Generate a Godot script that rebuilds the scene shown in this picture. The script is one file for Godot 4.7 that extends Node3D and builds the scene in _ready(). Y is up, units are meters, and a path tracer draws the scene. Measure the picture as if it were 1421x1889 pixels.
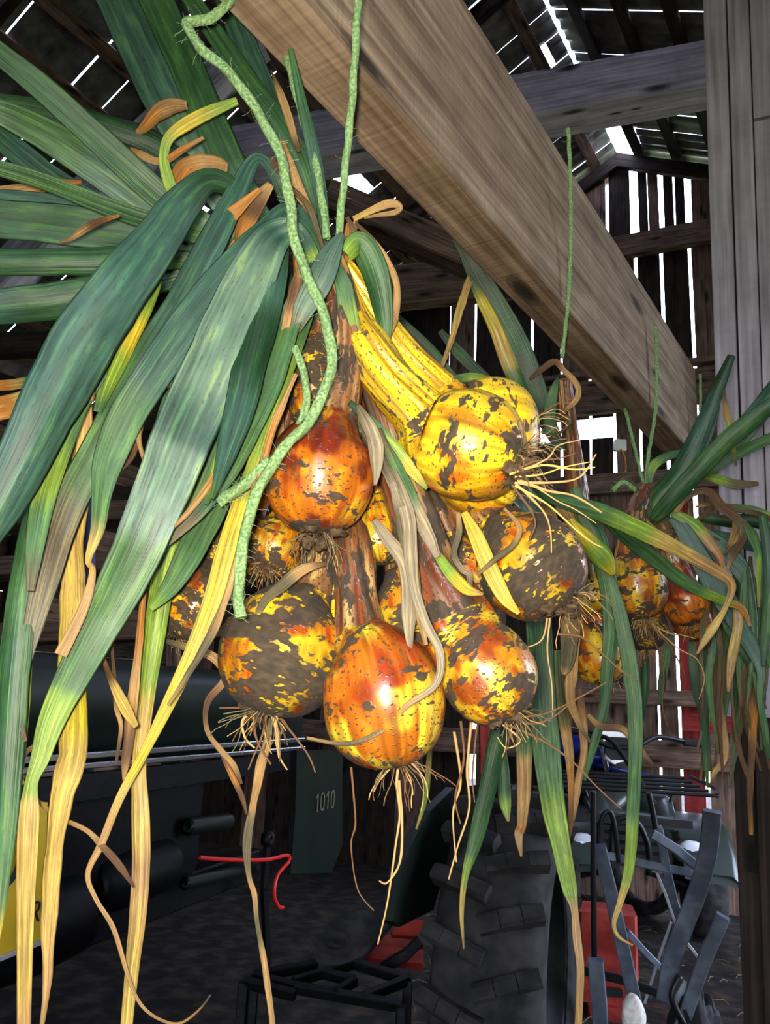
extends Node3D
# A barn with bunches of onions hung up to dry from a rough plank.  Units are metres, y is up.
# W(x, y, d) gives the point that lies d metres ahead of the camera on the line of sight through pixel (x, y) of the 1421 x 1889 frame.

const F := 1482.0
var EYE := Vector3(0, 1.4, 0)
var CAM := Basis(Vector3.RIGHT, deg_to_rad(13.1)) * Basis(Vector3(0, 0, 1), 0.045)
var X := Transform3D()            # frame in which the mesh helpers below place their vertices
var V := PackedVector3Array()
var N := PackedVector3Array()
var U := PackedVector2Array()
var C := PackedColorArray()
var I := PackedInt32Array()
var rng := RandomNumberGenerator.new()
var noi := FastNoiseLite.new()
var M := {}

func W(x: float, y: float, d: float) -> Vector3:
	return EYE + CAM * Vector3((x - 710.5) / F * d, (944.5 - y) / F * d, -d)

func hit(x: float, y: float, p: Vector3, n: Vector3) -> Vector3:
	var r := W(x, y, 1.0) - EYE
	return EYE + r * ((p - EYE).dot(n) / r.dot(n))

func rnd(a: float, b: float) -> float:
	return rng.randf_range(a, b)

# ---------------------------------------------------------------- mesh helpers
func begin():
	V = PackedVector3Array(); N = PackedVector3Array(); U = PackedVector2Array(); C = PackedColorArray(); I = PackedInt32Array()

func mesh_now() -> ArrayMesh:
	var a := []
	a.resize(Mesh.ARRAY_MAX)
	a[Mesh.ARRAY_VERTEX] = V; a[Mesh.ARRAY_NORMAL] = N; a[Mesh.ARRAY_TEX_UV] = U; a[Mesh.ARRAY_COLOR] = C; a[Mesh.ARRAY_INDEX] = I
	var m := ArrayMesh.new()
	m.add_surface_from_arrays(Mesh.PRIMITIVE_TRIANGLES, a)
	return m

func part(called: String, mat: Material, parent: Node3D = null) -> MeshInstance3D:
	var o := MeshInstance3D.new()
	o.name = called
	if parent:
		var off := Vector3()
		var p: Node = parent
		while p != self:
			off += (p as Node3D).position
			p = p.get_parent()
		for k in V.size():
			V[k] -= off
	o.mesh = mesh_now()
	o.material_override = mat
	(parent if parent else self).add_child(o, true)
	begin()
	return o

func tag(o: Node, label: String, category: String, group := ""):
	o.set_meta("label", label)
	o.set_meta("category", category)
	if group:
		o.set_meta("group", group)
	return o

func thing(called: String, label: String, category: String, at: Vector3, group := "") -> Node3D:
	var o := Node3D.new()
	o.name = called
	add_child(o, true)
	o.position = at
	tag(o, label, category, group)
	return o

func setting(called: String) -> Node3D:
	var o := Node3D.new()
	o.name = called
	add_child(o, true)
	o.set_meta("kind", "structure")
	return o

func stuff(o: Node):
	o.set_meta("kind", "stuff")
	return o

func vert(p: Vector3, n: Vector3, uv: Vector2, c := Color.WHITE):
	V.append(X * p); N.append((X.basis * n).normalized()); U.append(uv); C.append(c)

# closed rings, each counter-clockwise about the direction of travel
func loft(rings: Array, vs: Array, cols: Array, uo := 0.0, us := 1.0):
	var n: int = rings[0].size()
	var base := V.size()
	for i in rings.size():
		var up: PackedVector3Array = rings[mini(i + 1, rings.size() - 1)]
		var dn: PackedVector3Array = rings[maxi(i - 1, 0)]
		var r: PackedVector3Array = rings[i]
		for j in n + 1:
			var k := j % n
			var du := r[(k + 1) % n] - r[(k + n - 1) % n]
			var dv := up[k] - dn[k]
			var nn := du.cross(dv)
			if nn.length_squared() < 1e-16:
				nn = dv if i > 0 else -dv
				if nn.length_squared() < 1e-16:
					nn = Vector3.UP
			vert(r[k], nn.normalized(), Vector2(uo + us * j / n, vs[i]), cols[i] if cols.size() else Color.WHITE)
	for i in rings.size() - 1:
		for j in n:
			var a := base + i * (n + 1) + j
			var b := a + n + 1
			I.append_array([a, b, a + 1, a + 1, b, b + 1])

func frame_of(t: Vector3, hint: Vector3) -> Array:     # S, B with S x B = t
	var s := hint.cross(t)
	if s.length() < 0.02:
		s = Vector3(0.3, 0.2, 0.9).cross(t)
	s = s.normalized()
	return [s, t.cross(s).normalized()]

func cm(p0, p1, p2, p3, t: float):
	return 0.5 * (2.0 * p1 + (p2 - p0) * t + (2.0 * p0 - 5.0 * p1 + 4.0 * p2 - p3) * t * t + (3.0 * p1 - p0 - 3.0 * p2 + p3) * t * t * t)

func spl(p: Array, per: int) -> Array:
	var out := []
	var n := p.size()
	for i in n - 1:
		for k in per:
			out.append(cm(p[maxi(i - 1, 0)], p[i], p[i + 1], p[mini(i + 2, n - 1)], float(k) / per))
	out.append(p[n - 1])
	return out

func tube(pts: Array, rad, sides := 8, lobes := 0, twist := 0.0, col := Color.WHITE, vscale := 20.0):
	var n := pts.size()
	var rings := []
	var vs := []
	var cols := []
	var t0: Vector3 = (pts[1] - pts[0]).normalized()
	var s: Vector3 = frame_of(t0, Vector3(0.31, 0.77, 0.55))[0]
	var run := 0.0
	for i in n:
		var t: Vector3 = (pts[mini(i + 1, n - 1)] - pts[maxi(i - 1, 0)]).normalized()
		if t.length_squared() < 0.5:
			t = t0
		t0 = t
		s = (s - t * s.dot(t)).normalized()
		var b := t.cross(s)
		if i:
			run += pts[i].distance_to(pts[i - 1])
		var r: float = rad if rad is float else rad[i]
		var ring := PackedVector3Array()
		for j in sides:
			var a := TAU * j / sides
			var rr := r * (1.0 + (0.2 * cos(lobes * a + twist * run) if lobes else 0.0))
			ring.append(pts[i] + (s * cos(a) + b * sin(a)) * rr)
		rings.append(ring)
		vs.append(run * vscale)
		cols.append(col)
	var cap0 := PackedVector3Array()
	var cap1 := PackedVector3Array()
	for j in sides:
		cap0.append(pts[0]); cap1.append(pts[n - 1])
	rings.push_front(cap0); vs.push_front(0.0); cols.push_front(col)
	rings.append(cap1); vs.append(run * vscale); cols.append(col)
	loft(rings, vs, cols)

func quad(a: Vector3, b: Vector3, c: Vector3, d: Vector3, ua: Vector2, ub: Vector2, uc: Vector2, ud: Vector2):
	var n := (b - a).cross(c - a)         # a b c d counter-clockwise seen from outside
	if n.length_squared() < 1e-14:
		n = (c - a).cross(d - a)
	var k := V.size()
	for q in [[a, ua], [b, ub], [c, uc], [d, ud]]:
		vert(q[0], n, q[1])
	I.append_array([k, k + 2, k + 1, k, k + 3, k + 2])

# straight bar with chamfered edges; w across, h along `up`
func bar(p0: Vector3, p1: Vector3, w: float, h: float, up := Vector3.UP, ch := 0.08, taper := 1.0):
	var t := (p1 - p0).normalized()
	var f := frame_of(t, up)
	var s: Vector3 = f[0]
	var b: Vector3 = f[1]
	var c := minf(w, h) * ch
	var x := w / 2
	var y := h / 2
	var poly := [Vector2(x, -y + c), Vector2(x, y - c), Vector2(x - c, y), Vector2(-x + c, y), Vector2(-x, y - c), Vector2(-x, -y + c), Vector2(-x + c, -y), Vector2(x - c, -y)]
	var len := p0.distance_to(p1)
	var uo := rnd(0, 5)
	var vo := rnd(0, 5)
	var peri := 0.0
	for k in 8:
		var q0: Vector2 = poly[k]
		var q1: Vector2 = poly[(k + 1) % 8]
		var a := p0 + s * q0.x + b * q0.y
		var bb := p0 + s * q1.x + b * q1.y
		var cc := p1 + (s * q1.x + b * q1.y) * taper
		var dd := p1 + (s * q0.x + b * q0.y) * taper
		var l := q0.distance_to(q1)
		quad(a, bb, cc, dd, Vector2(uo, vo + peri), Vector2(uo, vo + peri + l), Vector2(uo + len, vo + peri + l), Vector2(uo + len, vo + peri))
		peri += l
	for e in 2:
		var k0 := V.size()
		for k in 8:
			var q: Vector2 = poly[k]
			vert((p0 if e == 0 else p1) + (s * q.x + b * q.y) * (1.0 if e == 0 else taper), -t if e == 0 else t, Vector2(uo + q.x, vo + q.y))
		for k in range(1, 7):
			I.append_array([k0, k0 + k, k0 + k + 1] if e == 0 else [k0, k0 + k + 1, k0 + k])

func box(c: Vector3, size: Vector3, ch := 0.08):
	bar(c - Vector3(0, 0, size.z / 2), c + Vector3(0, 0, size.z / 2), size.x, size.y, Vector3.UP, ch)

func path_bar(pts: Array, w: float, h: float, up := Vector3.UP):
	for i in pts.size() - 1:
		var e: Vector3 = (pts[i + 1] - pts[i]).normalized() * w * 0.12
		bar(pts[i] - e, pts[i + 1] + e, w, h, up)

# a flat plate of any outline, with thickness
func slab(p: Array, n: Vector3, thick: float):
	n = n.normalized()
	var f := frame_of(n, Vector3(0.2, 0.9, 0.35))
	var flat := PackedVector2Array()
	for q in p:
		flat.append(Vector2((q - p[0]).dot(f[0]), (q - p[0]).dot(f[1])))
	if not Geometry2D.is_polygon_clockwise(flat):
		pass
	else:
		p = p.duplicate(); p.reverse()
		flat.reverse()
		var o := flat[0]
		for k in flat.size():
			flat[k] -= o
	var tri := Geometry2D.triangulate_polygon(flat)
	for e in 2:
		var k0 := V.size()
		for k in p.size():
			vert(p[k] - n * thick * e, n if e == 0 else -n, flat[k])
		for k in range(0, tri.size(), 3):
			var a := flat[tri[k]]
			var ccw := (flat[tri[k + 1]] - a).cross(flat[tri[k + 2]] - a) > 0
			if ccw == (e == 0):
				I.append_array([k0 + tri[k], k0 + tri[k + 2], k0 + tri[k + 1]])
			else:
				I.append_array([k0 + tri[k], k0 + tri[k + 1], k0 + tri[k + 2]])
	for k in p.size():
		var a: Vector3 = p[k]
		var b: Vector3 = p[(k + 1) % p.size()]
		var l := a.distance_to(b)
		quad(b, a, a - n * thick, b - n * thick, Vector2(l, 0), Vector2(), Vector2(0, thick), Vector2(l, thick))

func blob(c: Vector3, r: Vector3, amp := 0.0, rows := 12, sides := 16, freq := 3.0, col := Color.WHITE):
	var rings := []
	var vs := []
	var cols := []
	for i in rows + 1:
		var th := PI * i / rows
		var ring := PackedVector3Array()
		for j in sides:
			var a := TAU * j / sides
			var d := Vector3(sin(th) * cos(a), -cos(th), -sin(th) * sin(a))
			var k := 1.0 + amp * noi.get_noise_3dv((d * freq + c * 40.0) * 30.0)
			ring.append(c + d * r * k)
		rings.append(ring)
		vs.append(float(i) / rows)
		cols.append(col)
	loft(rings, vs, cols)

# surface of revolution about an axis: prof holds [along, radius] pairs
func lathe(c: Vector3, axis: Vector3, prof: Array, sides := 24):
	axis = axis.normalized()
	var f := frame_of(axis, Vector3(0.1, 0.95, 0.2))
	var rings := []
	var vs := []
	for q in prof:
		var ring := PackedVector3Array()
		for j in sides:
			var a := TAU * j / sides
			ring.append(c + axis * q[0] + (f[0] * cos(a) + f[1] * sin(a)) * q[1])
		rings.append(ring)
		vs.append(q[0] * 3.0)
	loft(rings, vs, [])

# ---------------------------------------------------------------- textures and materials
func bytes(sd: int, freq: float, w: int, h: int, tow: int, toh: int, oct := 4) -> PackedByteArray:
	var n := FastNoiseLite.new()
	n.seed = sd
	n.noise_type = FastNoiseLite.TYPE_SIMPLEX_SMOOTH
	n.frequency = freq
	n.fractal_octaves = oct
	var im := n.get_seamless_image(w, h)
	im.convert(Image.FORMAT_L8)
	if w != tow or h != toh:
		im.resize(tow, toh, Image.INTERPOLATE_CUBIC)
	return im.get_data()

func img(data: PackedByteArray, w: int, h: int, f := Image.FORMAT_RGB8) -> ImageTexture:
	return ImageTexture.create_from_image(Image.create_from_data(w, h, false, f, data))

func mat(c: Color, rough := 0.7, metal := 0.0, spec := 0.5) -> StandardMaterial3D:
	var m := StandardMaterial3D.new()
	m.albedo_color = c
	m.roughness = rough
	m.metallic = metal
	m.metallic_specular = spec
	return m

func c8(r: int, g: int, b: int) -> Color:
	return Color8(r, g, b)

# weathered wood: grain runs along u
func wood(sd: int, dark: Color, light: Color, saw := 0.0, sz := 512, scale := 2.0, knots := 7) -> StandardMaterial3D:
	var g := bytes(sd, 0.05, 32, sz, sz, sz)
	var g2 := bytes(sd + 1, 0.02, 64, sz, sz, sz, 3)
	var p := bytes(sd + 2, 0.008, sz, sz, sz, sz, 4)
	var s := bytes(sd + 3, 0.12, sz, 24, sz, sz, 2)
	var out := PackedByteArray(); out.resize(sz * sz * 3)
	var hgt := PackedByteArray(); hgt.resize(sz * sz)
	for k in sz * sz:
		var t := 0.45 * g[k] / 255.0 + 0.25 * g2[k] / 255.0 + 0.3 * p[k] / 255.0 + saw * (s[k] / 255.0 - 0.5)
		t = clampf((t - 0.22) * 1.8, 0.0, 1.0)
		var c := dark.lerp(light, t)
		out[k * 3] = int(c.r * 255); out[k * 3 + 1] = int(c.g * 255); out[k * 3 + 2] = int(c.b * 255)
		hgt[k] = clampi(int(g[k] * 0.6 + s[k] * 0.4), 0, 255)
	var kr := RandomNumberGenerator.new()
	kr.seed = sd
	for q in knots:                              # dark knots, drawn out along the grain
		var kx := kr.randi_range(60, sz - 60)
		var ky := kr.randi_range(30, sz - 30)
		var ra := kr.randf_range(5, 13) * sz / 512.0
		for dy in range(-25, 26):
			for dx in range(-50, 51):
				var r := sqrt((dx / 1.9) ** 2 + float(dy * dy)) / ra
				if r < 1.8:
					var f := lerpf(0.42, 1.0, smoothstep(0.3, 1.8, r)) * (1.0 - 0.14 * (0.5 + 0.5 * sin(r * 11.0)))
					var at := (posmod(ky + dy, sz) * sz + posmod(kx + dx, sz)) * 3
					for e in 3:
						out[at + e] = int(out[at + e] * f)
	var m := mat(Color.WHITE, 0.85, 0.0, 0.3)
	m.uv1_scale = Vector3(scale * 0.5, scale, 1)
	m.albedo_texture = img(out, sz, sz)
	m.heightmap_enabled = true
	m.heightmap_scale = 0.15
	m.heightmap_texture = img(hgt, sz, sz, Image.FORMAT_L8)
	return m

func mottled(sd: int, a: Color, b: Color, freq: float, rough: float, relief := 0.1, metal := 0.0, tri := 1.0) -> StandardMaterial3D:
	var sz := 256
	var p := bytes(sd, freq, sz, sz, sz, sz, 5)
	var out := PackedByteArray(); out.resize(sz * sz * 3)
	for k in sz * sz:
		var c := a.lerp(b, clampf((p[k] / 255.0 - 0.25) * 2.0, 0, 1))
		out[k * 3] = int(c.r * 255); out[k * 3 + 1] = int(c.g * 255); out[k * 3 + 2] = int(c.b * 255)
	var m := mat(Color.WHITE, rough, metal, 0.4)
	m.albedo_texture = img(out, sz, sz)
	if relief > 0:
		m.heightmap_enabled = true
		m.heightmap_scale = relief
		m.heightmap_texture = img(p, sz, sz, Image.FORMAT_L8)
	m.uv1_triplanar = true
	m.uv1_world_triplanar = true
	m.uv1_scale = Vector3.ONE * tri
	return m

# onion skin: stripes run along v from the root plate (v = 0) to the neck (v = 1); soil sticks on it in patches
func skin(sd: int, gold: Color, yellow: Color, red: Color, k_yellow: float, k_red: float, soil: float, band := 0.0) -> StandardMaterial3D:
	var sz := 512
	var st := bytes(sd, 0.035, sz, 24, sz, sz, 4)
	var pa := bytes(sd + 1, 0.007, sz, 300, sz, sz, 3)
	var pb := bytes(sd + 2, 0.009, sz, 200, sz, sz, 4)
	var mu := bytes(sd + 3, 0.0095, sz, sz, sz, sz, 5)
	var mf := bytes(sd + 4, 0.04, sz, sz, sz, sz, 5)
	var fl := bytes(sd + 5, 0.09, sz, sz, sz, sz, 2)
	var out := PackedByteArray(); out.resize(sz * sz * 3)
	var orm := PackedByteArray(); orm.resize(sz * sz)
	var hgt := PackedByteArray(); hgt.resize(sz * sz)
	var mud0 := Color8(36, 28, 21)
	var mud1 := Color8(70, 56, 41)
	for k in sz * sz:
		var v := float(k / sz) / sz
		var s := st[k] / 255.0
		var c := gold.lerp(yellow, smoothstep(k_yellow - 0.08, k_yellow + 0.08, pa[k] / 255.0 * 0.8 + s * 0.2))
		c = c.lerp(red, 0.9 * smoothstep(k_red - 0.14, k_red + 0.1, pb[k] / 255.0 * 0.6 + s * 0.4 + band * (smoothstep(0.3, 0.08, v) + smoothstep(0.42, 0.7, v) - 0.35)))
		var sh := 0.55 + 0.62 * s
		c = Color(c.r * sh, c.g * sh * (0.94 + 0.12 * s), c.b * sh)
		var q := mu[k] / 255.0 * 0.62 + mf[k] / 255.0 * 0.38
		var lim := 1.0 - soil - 0.3 * smoothstep(0.26, 0.02, v) - 0.05 * smoothstep(0.6, 0.85, v)
		var mask := smoothstep(lim - 0.02, lim + 0.03, q)
		mask = maxf(mask, 0.85 * smoothstep(0.74, 0.8, fl[k] / 255.0))
		c = c.lerp(mud0.lerp(mud1, clampf(mf[k] / 255.0 * 1.6 - 0.35, 0, 1)), mask * 0.95)
		out[k * 3] = clampi(int(c.r * 255), 0, 255); out[k * 3 + 1] = clampi(int(c.g * 255), 0, 255); out[k * 3 + 2] = clampi(int(c.b * 255), 0, 255)
		orm[k] = int(255.0 * lerpf(0.24 + 0.12 * (1.0 - s), 0.9, mask))
		hgt[k] = clampi(int(60.0 * s + mask * (120.0 + 70.0 * mf[k] / 255.0)), 0, 255)
	var m := mat(Color.WHITE, 1.0, 0.0, 0.6)
	m.albedo_texture = img(out, sz, sz)
	m.roughness_texture = img(orm, sz, sz, Image.FORMAT_L8)
	m.heightmap_enabled = true
	m.heightmap_scale = 0.05
	m.heightmap_texture = img(hgt, sz, sz, Image.FORMAT_L8)
	return m

# leaf blades: the colour along a blade is in its vertices, the texture holds veins, blotches and specks (veins along v)
func blade(sd: int, lo: float, rough: float, relief: float, soil := 0.0) -> StandardMaterial3D:
	var sz := 512
	var st := bytes(sd, 0.05, sz, 16, sz, sz, 4)
	var bl := bytes(sd + 1, 0.02, sz, 200, sz, sz, 5)
	var sp := bytes(sd + 2, 0.1, sz, 220, sz, sz, 2)
	var out := PackedByteArray(); out.resize(sz * sz * 3)
	var hgt := PackedByteArray(); hgt.resize(sz * sz)
	for k in sz * sz:
		var t := clampf(lo + (1.0 - lo) * (0.55 * st[k] / 255.0 + 0.65 * bl[k] / 255.0 - 0.08), 0, 1)
		var s := smoothstep(0.72, 0.84, sp[k] / 255.0) * 0.22
		t *= 1.0 - s
		var w := smoothstep(0.66, 0.8, bl[k] / 255.0)
		out[k * 3] = int(255 * minf(1.0, t * (1.0 + 0.18 * w))); out[k * 3 + 1] = int(255 * minf(1.0, t * (1.0 + 0.1 * w))); out[k * 3 + 2] = int(255 * t * (1.0 - 0.1 * w))
		hgt[k] = clampi(int(st[k] * 0.7 + bl[k] * 0.3), 0, 255)
		if soil > 0.0:
			var q := smoothstep(0.6 - soil, 0.68 - soil, bl[k] / 255.0 * 0.6 + sp[k] / 255.0 * 0.4)
			for e in 3:
				out[k * 3 + e] = int(out[k * 3 + e] * lerpf(1.0, [0.30, 0.27, 0.27][e], q))
	var m := mat(Color.WHITE, rough, 0.0, 0.45)
	m.vertex_color_use_as_albedo = true
	m.albedo_texture = img(out, sz, sz)
	m.heightmap_enabled = true
	m.heightmap_scale = relief
	m.heightmap_texture = img(hgt, sz, sz, Image.FORMAT_L8)
	m.backlight_enabled = true
	m.backlight = Color(0.22, 0.22, 0.18)
	return m

# ---------------------------------------------------------------- plants
var HUE := {"G": Color8(56, 100, 60), "g": Color8(82, 126, 76), "T": Color8(64, 104, 90), "P": Color8(116, 150, 130), "L": Color8(142, 178, 66), "Y": Color8(214, 194, 56),
	"y": Color8(212, 180, 98), "t": Color8(196, 156, 102), "o": Color8(190, 130, 62), "b": Color8(112, 82, 56), "k": Color8(112, 104, 78), "w": Color8(170, 156, 130), "K": Color8(76, 84, 46), "D": Color8(32, 70, 40)}

# one leaf: cs = colours from base to tip, d0 and d1 = depth of base and tip, a = x, y, width in pixels at points along it
func leaf(o: Node3D, cs: String, d0: float, d1: float, a: Array, bulge := 0.0, turn := 0.0):
	var n := a.size() / 3
	var P := []
	var R := []
	for i in n:
		var t := float(i) / (n - 1)
		var d := lerpf(d0, d1, t) - bulge * sin(PI * t)
		P.append(W(a[i * 3], a[i * 3 + 1], d))
		R.append(a[i * 3 + 2] / F * d * 0.5)
	var per := 5 if n > 5 else 8
	var pts := spl(P, per)
	var rad := spl(R, per)
	var dry := cs[cs.length() - 1] in "tobkw" and cs[0] in "tobkwyK"
	var m := pts.size()
	var rings := []
	var vs := []
	var cols := []
	var run := 0.0
	var ph := rnd(0, 50)
	var fold := rnd(0.12, 0.34) * (1.0 if rng.randf() < 0.6 else -1.0)
	var tilt := turn + rnd(-0.3, 0.3)
	var look: Vector3 = (EYE - pts[m / 2]).normalized()
	for i in m:
		var t: Vector3 = (pts[mini(i + 1, m - 1)] - pts[maxi(i - 1, 0)]).normalized()
		var s := look.cross(t)
		s = s.normalized() if s.length() > 0.05 else Vector3.RIGHT
		var b := t.cross(s).normalized()
		if i:
			run += pts[i].distance_to(pts[i - 1])
		var k := float(i) / (m - 1)
		var w0: float = maxf(rad[i], 0.0006)
		var tw := tilt + (0.9 if dry else 0.22) * noi.get_noise_2d(run * 900.0, ph * 9.0)
		var ss := s * cos(tw) + b * sin(tw)
		var bb := b * cos(tw) - s * sin(tw)
		var thick := maxf(w0 * (0.10 if dry else 0.16), 0.0007)
		var wl := w0 * (1.0 + (0.35 if dry else 0.06) * noi.get_noise_2d(run * 1500.0, ph * 7.0 + 100))
		var wr := w0 * (1.0 + (0.35 if dry else 0.06) * noi.get_noise_2d(run * 1500.0, ph * 7.0 + 300))
		var ring := PackedVector3Array()
		for j in 14:
			var an := TAU * j / 14
			var x := cos(an)
			var y := sin(an)
			var xx := x * (wr if x > 0 else wl)
			var lift := w0 * fold * (absf(x) ** 1.4 - 0.35) + (w0 * 0.10 if dry else w0 * 0.035) * noi.get_noise_2d(x * 60.0 + ph * 20.0, run * 700.0)
			ring.append(pts[i] + ss * xx + bb * (y * thick * (1.15 - 0.6 * x * x) + lift))
		rings.append(ring)
		vs.append(run * 4.0 + ph)
		var q := clampf(k + 0.06 * noi.get_noise_2d(run * 1200.0, ph), 0, 0.9999) * (cs.length() - 1)
		var c0: Color = HUE[cs[int(q)]]
		var c1: Color = HUE[cs[mini(int(q) + 1, cs.length() - 1)]]
		var c := c0.lerp(c1, smoothstep(0.15, 0.85, q - int(q)))
		c = c.lerp(Color(c.v, c.v, c.v) * 0.8, 0.0) * rnd(0.97, 1.03)
		c.a = 1.0
		cols.append(c.srgb_to_linear())
	for e in 2:
		var ring := PackedVector3Array()
		var mid := Vector3()
		for q in rings[0 if e == 0 else rings.size() - 1]:
			mid += q / 14.0
		for j in 14:
			ring.append(mid)
		if e == 0:
			rings.push_front(ring); vs.push_front(vs[0]); cols.push_front(cols[0])
		else:
			rings.append(ring); vs.append(vs[-1]); cols.append(cols[-1])
	begin()
	loft(rings, vs, cols, rnd(0, 1), 1.0)
	return part("dry_leaf" if dry else "leaf", M.dry if dry else M.leaf, o)

# an onion: bulb centre (x, y, depth), radius in pixels, ax = where the root end points (right, down, towards the viewer), neck = x, y, depth, radius outwards from the bulb
func onion(label: String, group: String, sk: String, c: Array, rpx: float, ax: Vector3, squash: float, neck: Array, hair := 26, nsk := "skin_e") -> Node3D:
	var cen := W(c[0], c[1], c[2])
	var R: float = rpx / F * c[2]
	var axis := (CAM * Vector3(ax.x, -ax.y, ax.z)).normalized()
	var o := thing("onion", label, "onion", cen, group)
	var P := []
	var Q := []
	var seedn := rnd(0, 100)
	for i in 24:
		var th := PI * 0.66 * i / 23
		P.append(cen + axis * R * squash * cos(th) * (1.0 if th < PI / 2 else 1.15))
		Q.append(maxf(R * sin(th) ** 0.84, 0.0005))
	var nb := P.size()
	var NP := [P[nb - 4], P[nb - 1]]
	var NR := [Q[nb - 4], Q[nb - 1]]
	for i in neck.size() / 4:
		NP.append(W(neck[i * 4], neck[i * 4 + 1], neck[i * 4 + 2]))
		NR.append(neck[i * 4 + 3] / F * neck[i * 4 + 2])
		if i == 0:                             # a shoulder that tapers into the neck
			var mid: Vector3 = NP[1].lerp(NP[2], 0.45) - axis * R * 0.05
			NP.insert(2, mid)
			NR.insert(2, lerpf(NR[1], NR[2], 0.62))
	NP = spl(NP, 6).slice(6)
	NR = spl(NR, 6).slice(6)
	for i in range(1, 13):                         # the skin of the bulb runs on to the first point of the neck
		P.append(NP[i])
		Q.append(NR[i])
	NP = NP.slice(12)
	NR = NR.slice(12)
	var last_s := Vector3.RIGHT
	var last_t := -axis
	for e in 2:
		var pts: Array = P if e == 0 else NP
		var rad: Array = Q if e == 0 else NR
		var rings := []
		var vs := []
		var cols := []
		var n := pts.size()
		var s: Vector3 = frame_of(-axis, Vector3(0.2, 0.5, 0.84))[0]
		var run := 0.0
		for i in n:
			var t: Vector3 = (pts[mini(i + 1, n - 1)] - pts[maxi(i - 1, 0)]).normalized() if e or i > 23 else -axis
			if e == 0 and i > 19 and i < 28:
				t = (t * (i - 19) - axis * (28 - i)).normalized()
			if e == 1 and i == 0:
				t = last_t
				s = last_s
			last_t = t
			s = (s - t * s.dot(t)).normalized()
			last_s = s
			var b := t.cross(s)
			if i:
				run += pts[i].distance_to(pts[i - 1])
			var ring := PackedVector3Array()
			for j in 44:
				var a := TAU * j / 44
				var d := s * cos(a) + b * sin(a)
				var k := 1.0
				var low := 0.0
				var wrinkle := 0.16 * noi.get_noise_3dv(d * 70.0 + Vector3.ONE * (seedn * 10.0 + run * 300.0)) + 0.07 * sin(a * 7.0 + seedn + run * 40.0)
				if e == 0:
					low = smoothstep(22.0, 35.0, i)
					k += 0.11 * noi.get_noise_3dv((d + axis * (float(i) / n) * 2.0) * 42.0 + Vector3.ONE * seedn * 10.0) * (1.0 - low) + 0.014 * sin(a * 9.0 + seedn) * float(i) / n
					wrinkle = 0.10 * noi.get_noise_3dv(d * 70.0 + Vector3.ONE * (seedn * 10.0)) + 0.07 * sin(a * 7.0 + seedn)
					k += low * wrinkle
				else:
					k += lerpf(0.10 * noi.get_noise_3dv(d * 70.0 + Vector3.ONE * (seedn * 10.0)) + 0.07 * sin(a * 7.0 + seedn) + 0.014 * sin(a * 9.0 + seedn), wrinkle, minf(1.0, i / 6.0))
				ring.append(pts[i] + d * rad[i] * k)
			rings.append(ring)
			vs.append(float(i) / (n - 1) * 0.97 + 0.01 if e == 0 else 0.98 - 0.5 * float(i) / (n - 1))
		begin()
		loft(rings, vs, [], seedn * 0.37, 1.0)
		part("bulb" if e == 0 else "neck", M[sk] if e == 0 else M[nsk], o)
	# root plate: clinging soil and a tuft of fine roots
	var plate := cen + axis * R * squash * 0.97
	begin()
	for k in 9:
		var d := Vector3(rnd(-1, 1), rnd(-1, 1), rnd(-1, 1)).normalized()
		d = (d - axis * d.dot(axis)) * R * rnd(0.05, 0.45)
		blob(plate + d - axis * R * rnd(0.02, 0.12), Vector3(1, 0.8, 1) * R * rnd(0.06, 0.15), 0.8, 6, 8)
	stuff(part("soil_clod", M.soil, o))
	if hair:
		begin()
		for k in hair:
			var d := Vector3(rnd(-1, 1), rnd(-1, 1), rnd(-1, 1)).normalized()
			var p := plate + (d - axis * d.dot(axis)) * R * 0.22
			var dir := (axis * rnd(0.5, 1.2) + d * 0.8).normalized()
			var pts := []
			var l := R * rnd(0.25, 0.85)
			for i in 7:
				pts.append(p)
				p += dir * l / 6.0
				dir = (dir + Vector3(rnd(-0.5, 0.5), rnd(-0.75, 0.3), rnd(-0.5, 0.5)) * 0.7).normalized()
			tube(pts, R * rnd(0.005, 0.011), 5, 0, 0, (HUE["t" if rng.randf() < 0.25 else "bk"[rng.randi() % 2]] as Color).srgb_to_linear())
		stuff(part("root_tuft", M.root, o))
	return o

# a single thick root the photo shows: x, y along it, thickness in pixels
func root(o: Node3D, d0: float, d1: float, wpx: float, hue: String, a: Array):
	var n := a.size() / 2
	var P := []
	for i in n:
		P.append(W(a[i * 2], a[i * 2 + 1], lerpf(d0, d1, float(i) / (n - 1))))
	var pts := spl(P, 6)
	var rad := []
	for i in pts.size():
		rad.append(wpx / F * d0 * 0.5 * lerpf(1.0, 0.45, float(i) / pts.size()) * (1.0 + 0.25 * noi.get_noise_1d(i * 31.0 + a[0])))
	begin()
	tube(pts, rad, 7, 0, 0, (HUE[hue] as Color).srgb_to_linear())
	part("root", M.root, o)

func twine(label: String, d0: float, d1: float, wpx: float, a: Array, o: Node3D = null, fuzz := 40) -> Node3D:
	var n := a.size() / 2
	var P := []
	for i in n:
		P.append(W(a[i * 2], a[i * 2 + 1], lerpf(d0, d1, float(i) / (n - 1))))
	return twine3(label, P, wpx / F * d0 * 0.5, o, fuzz)

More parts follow.
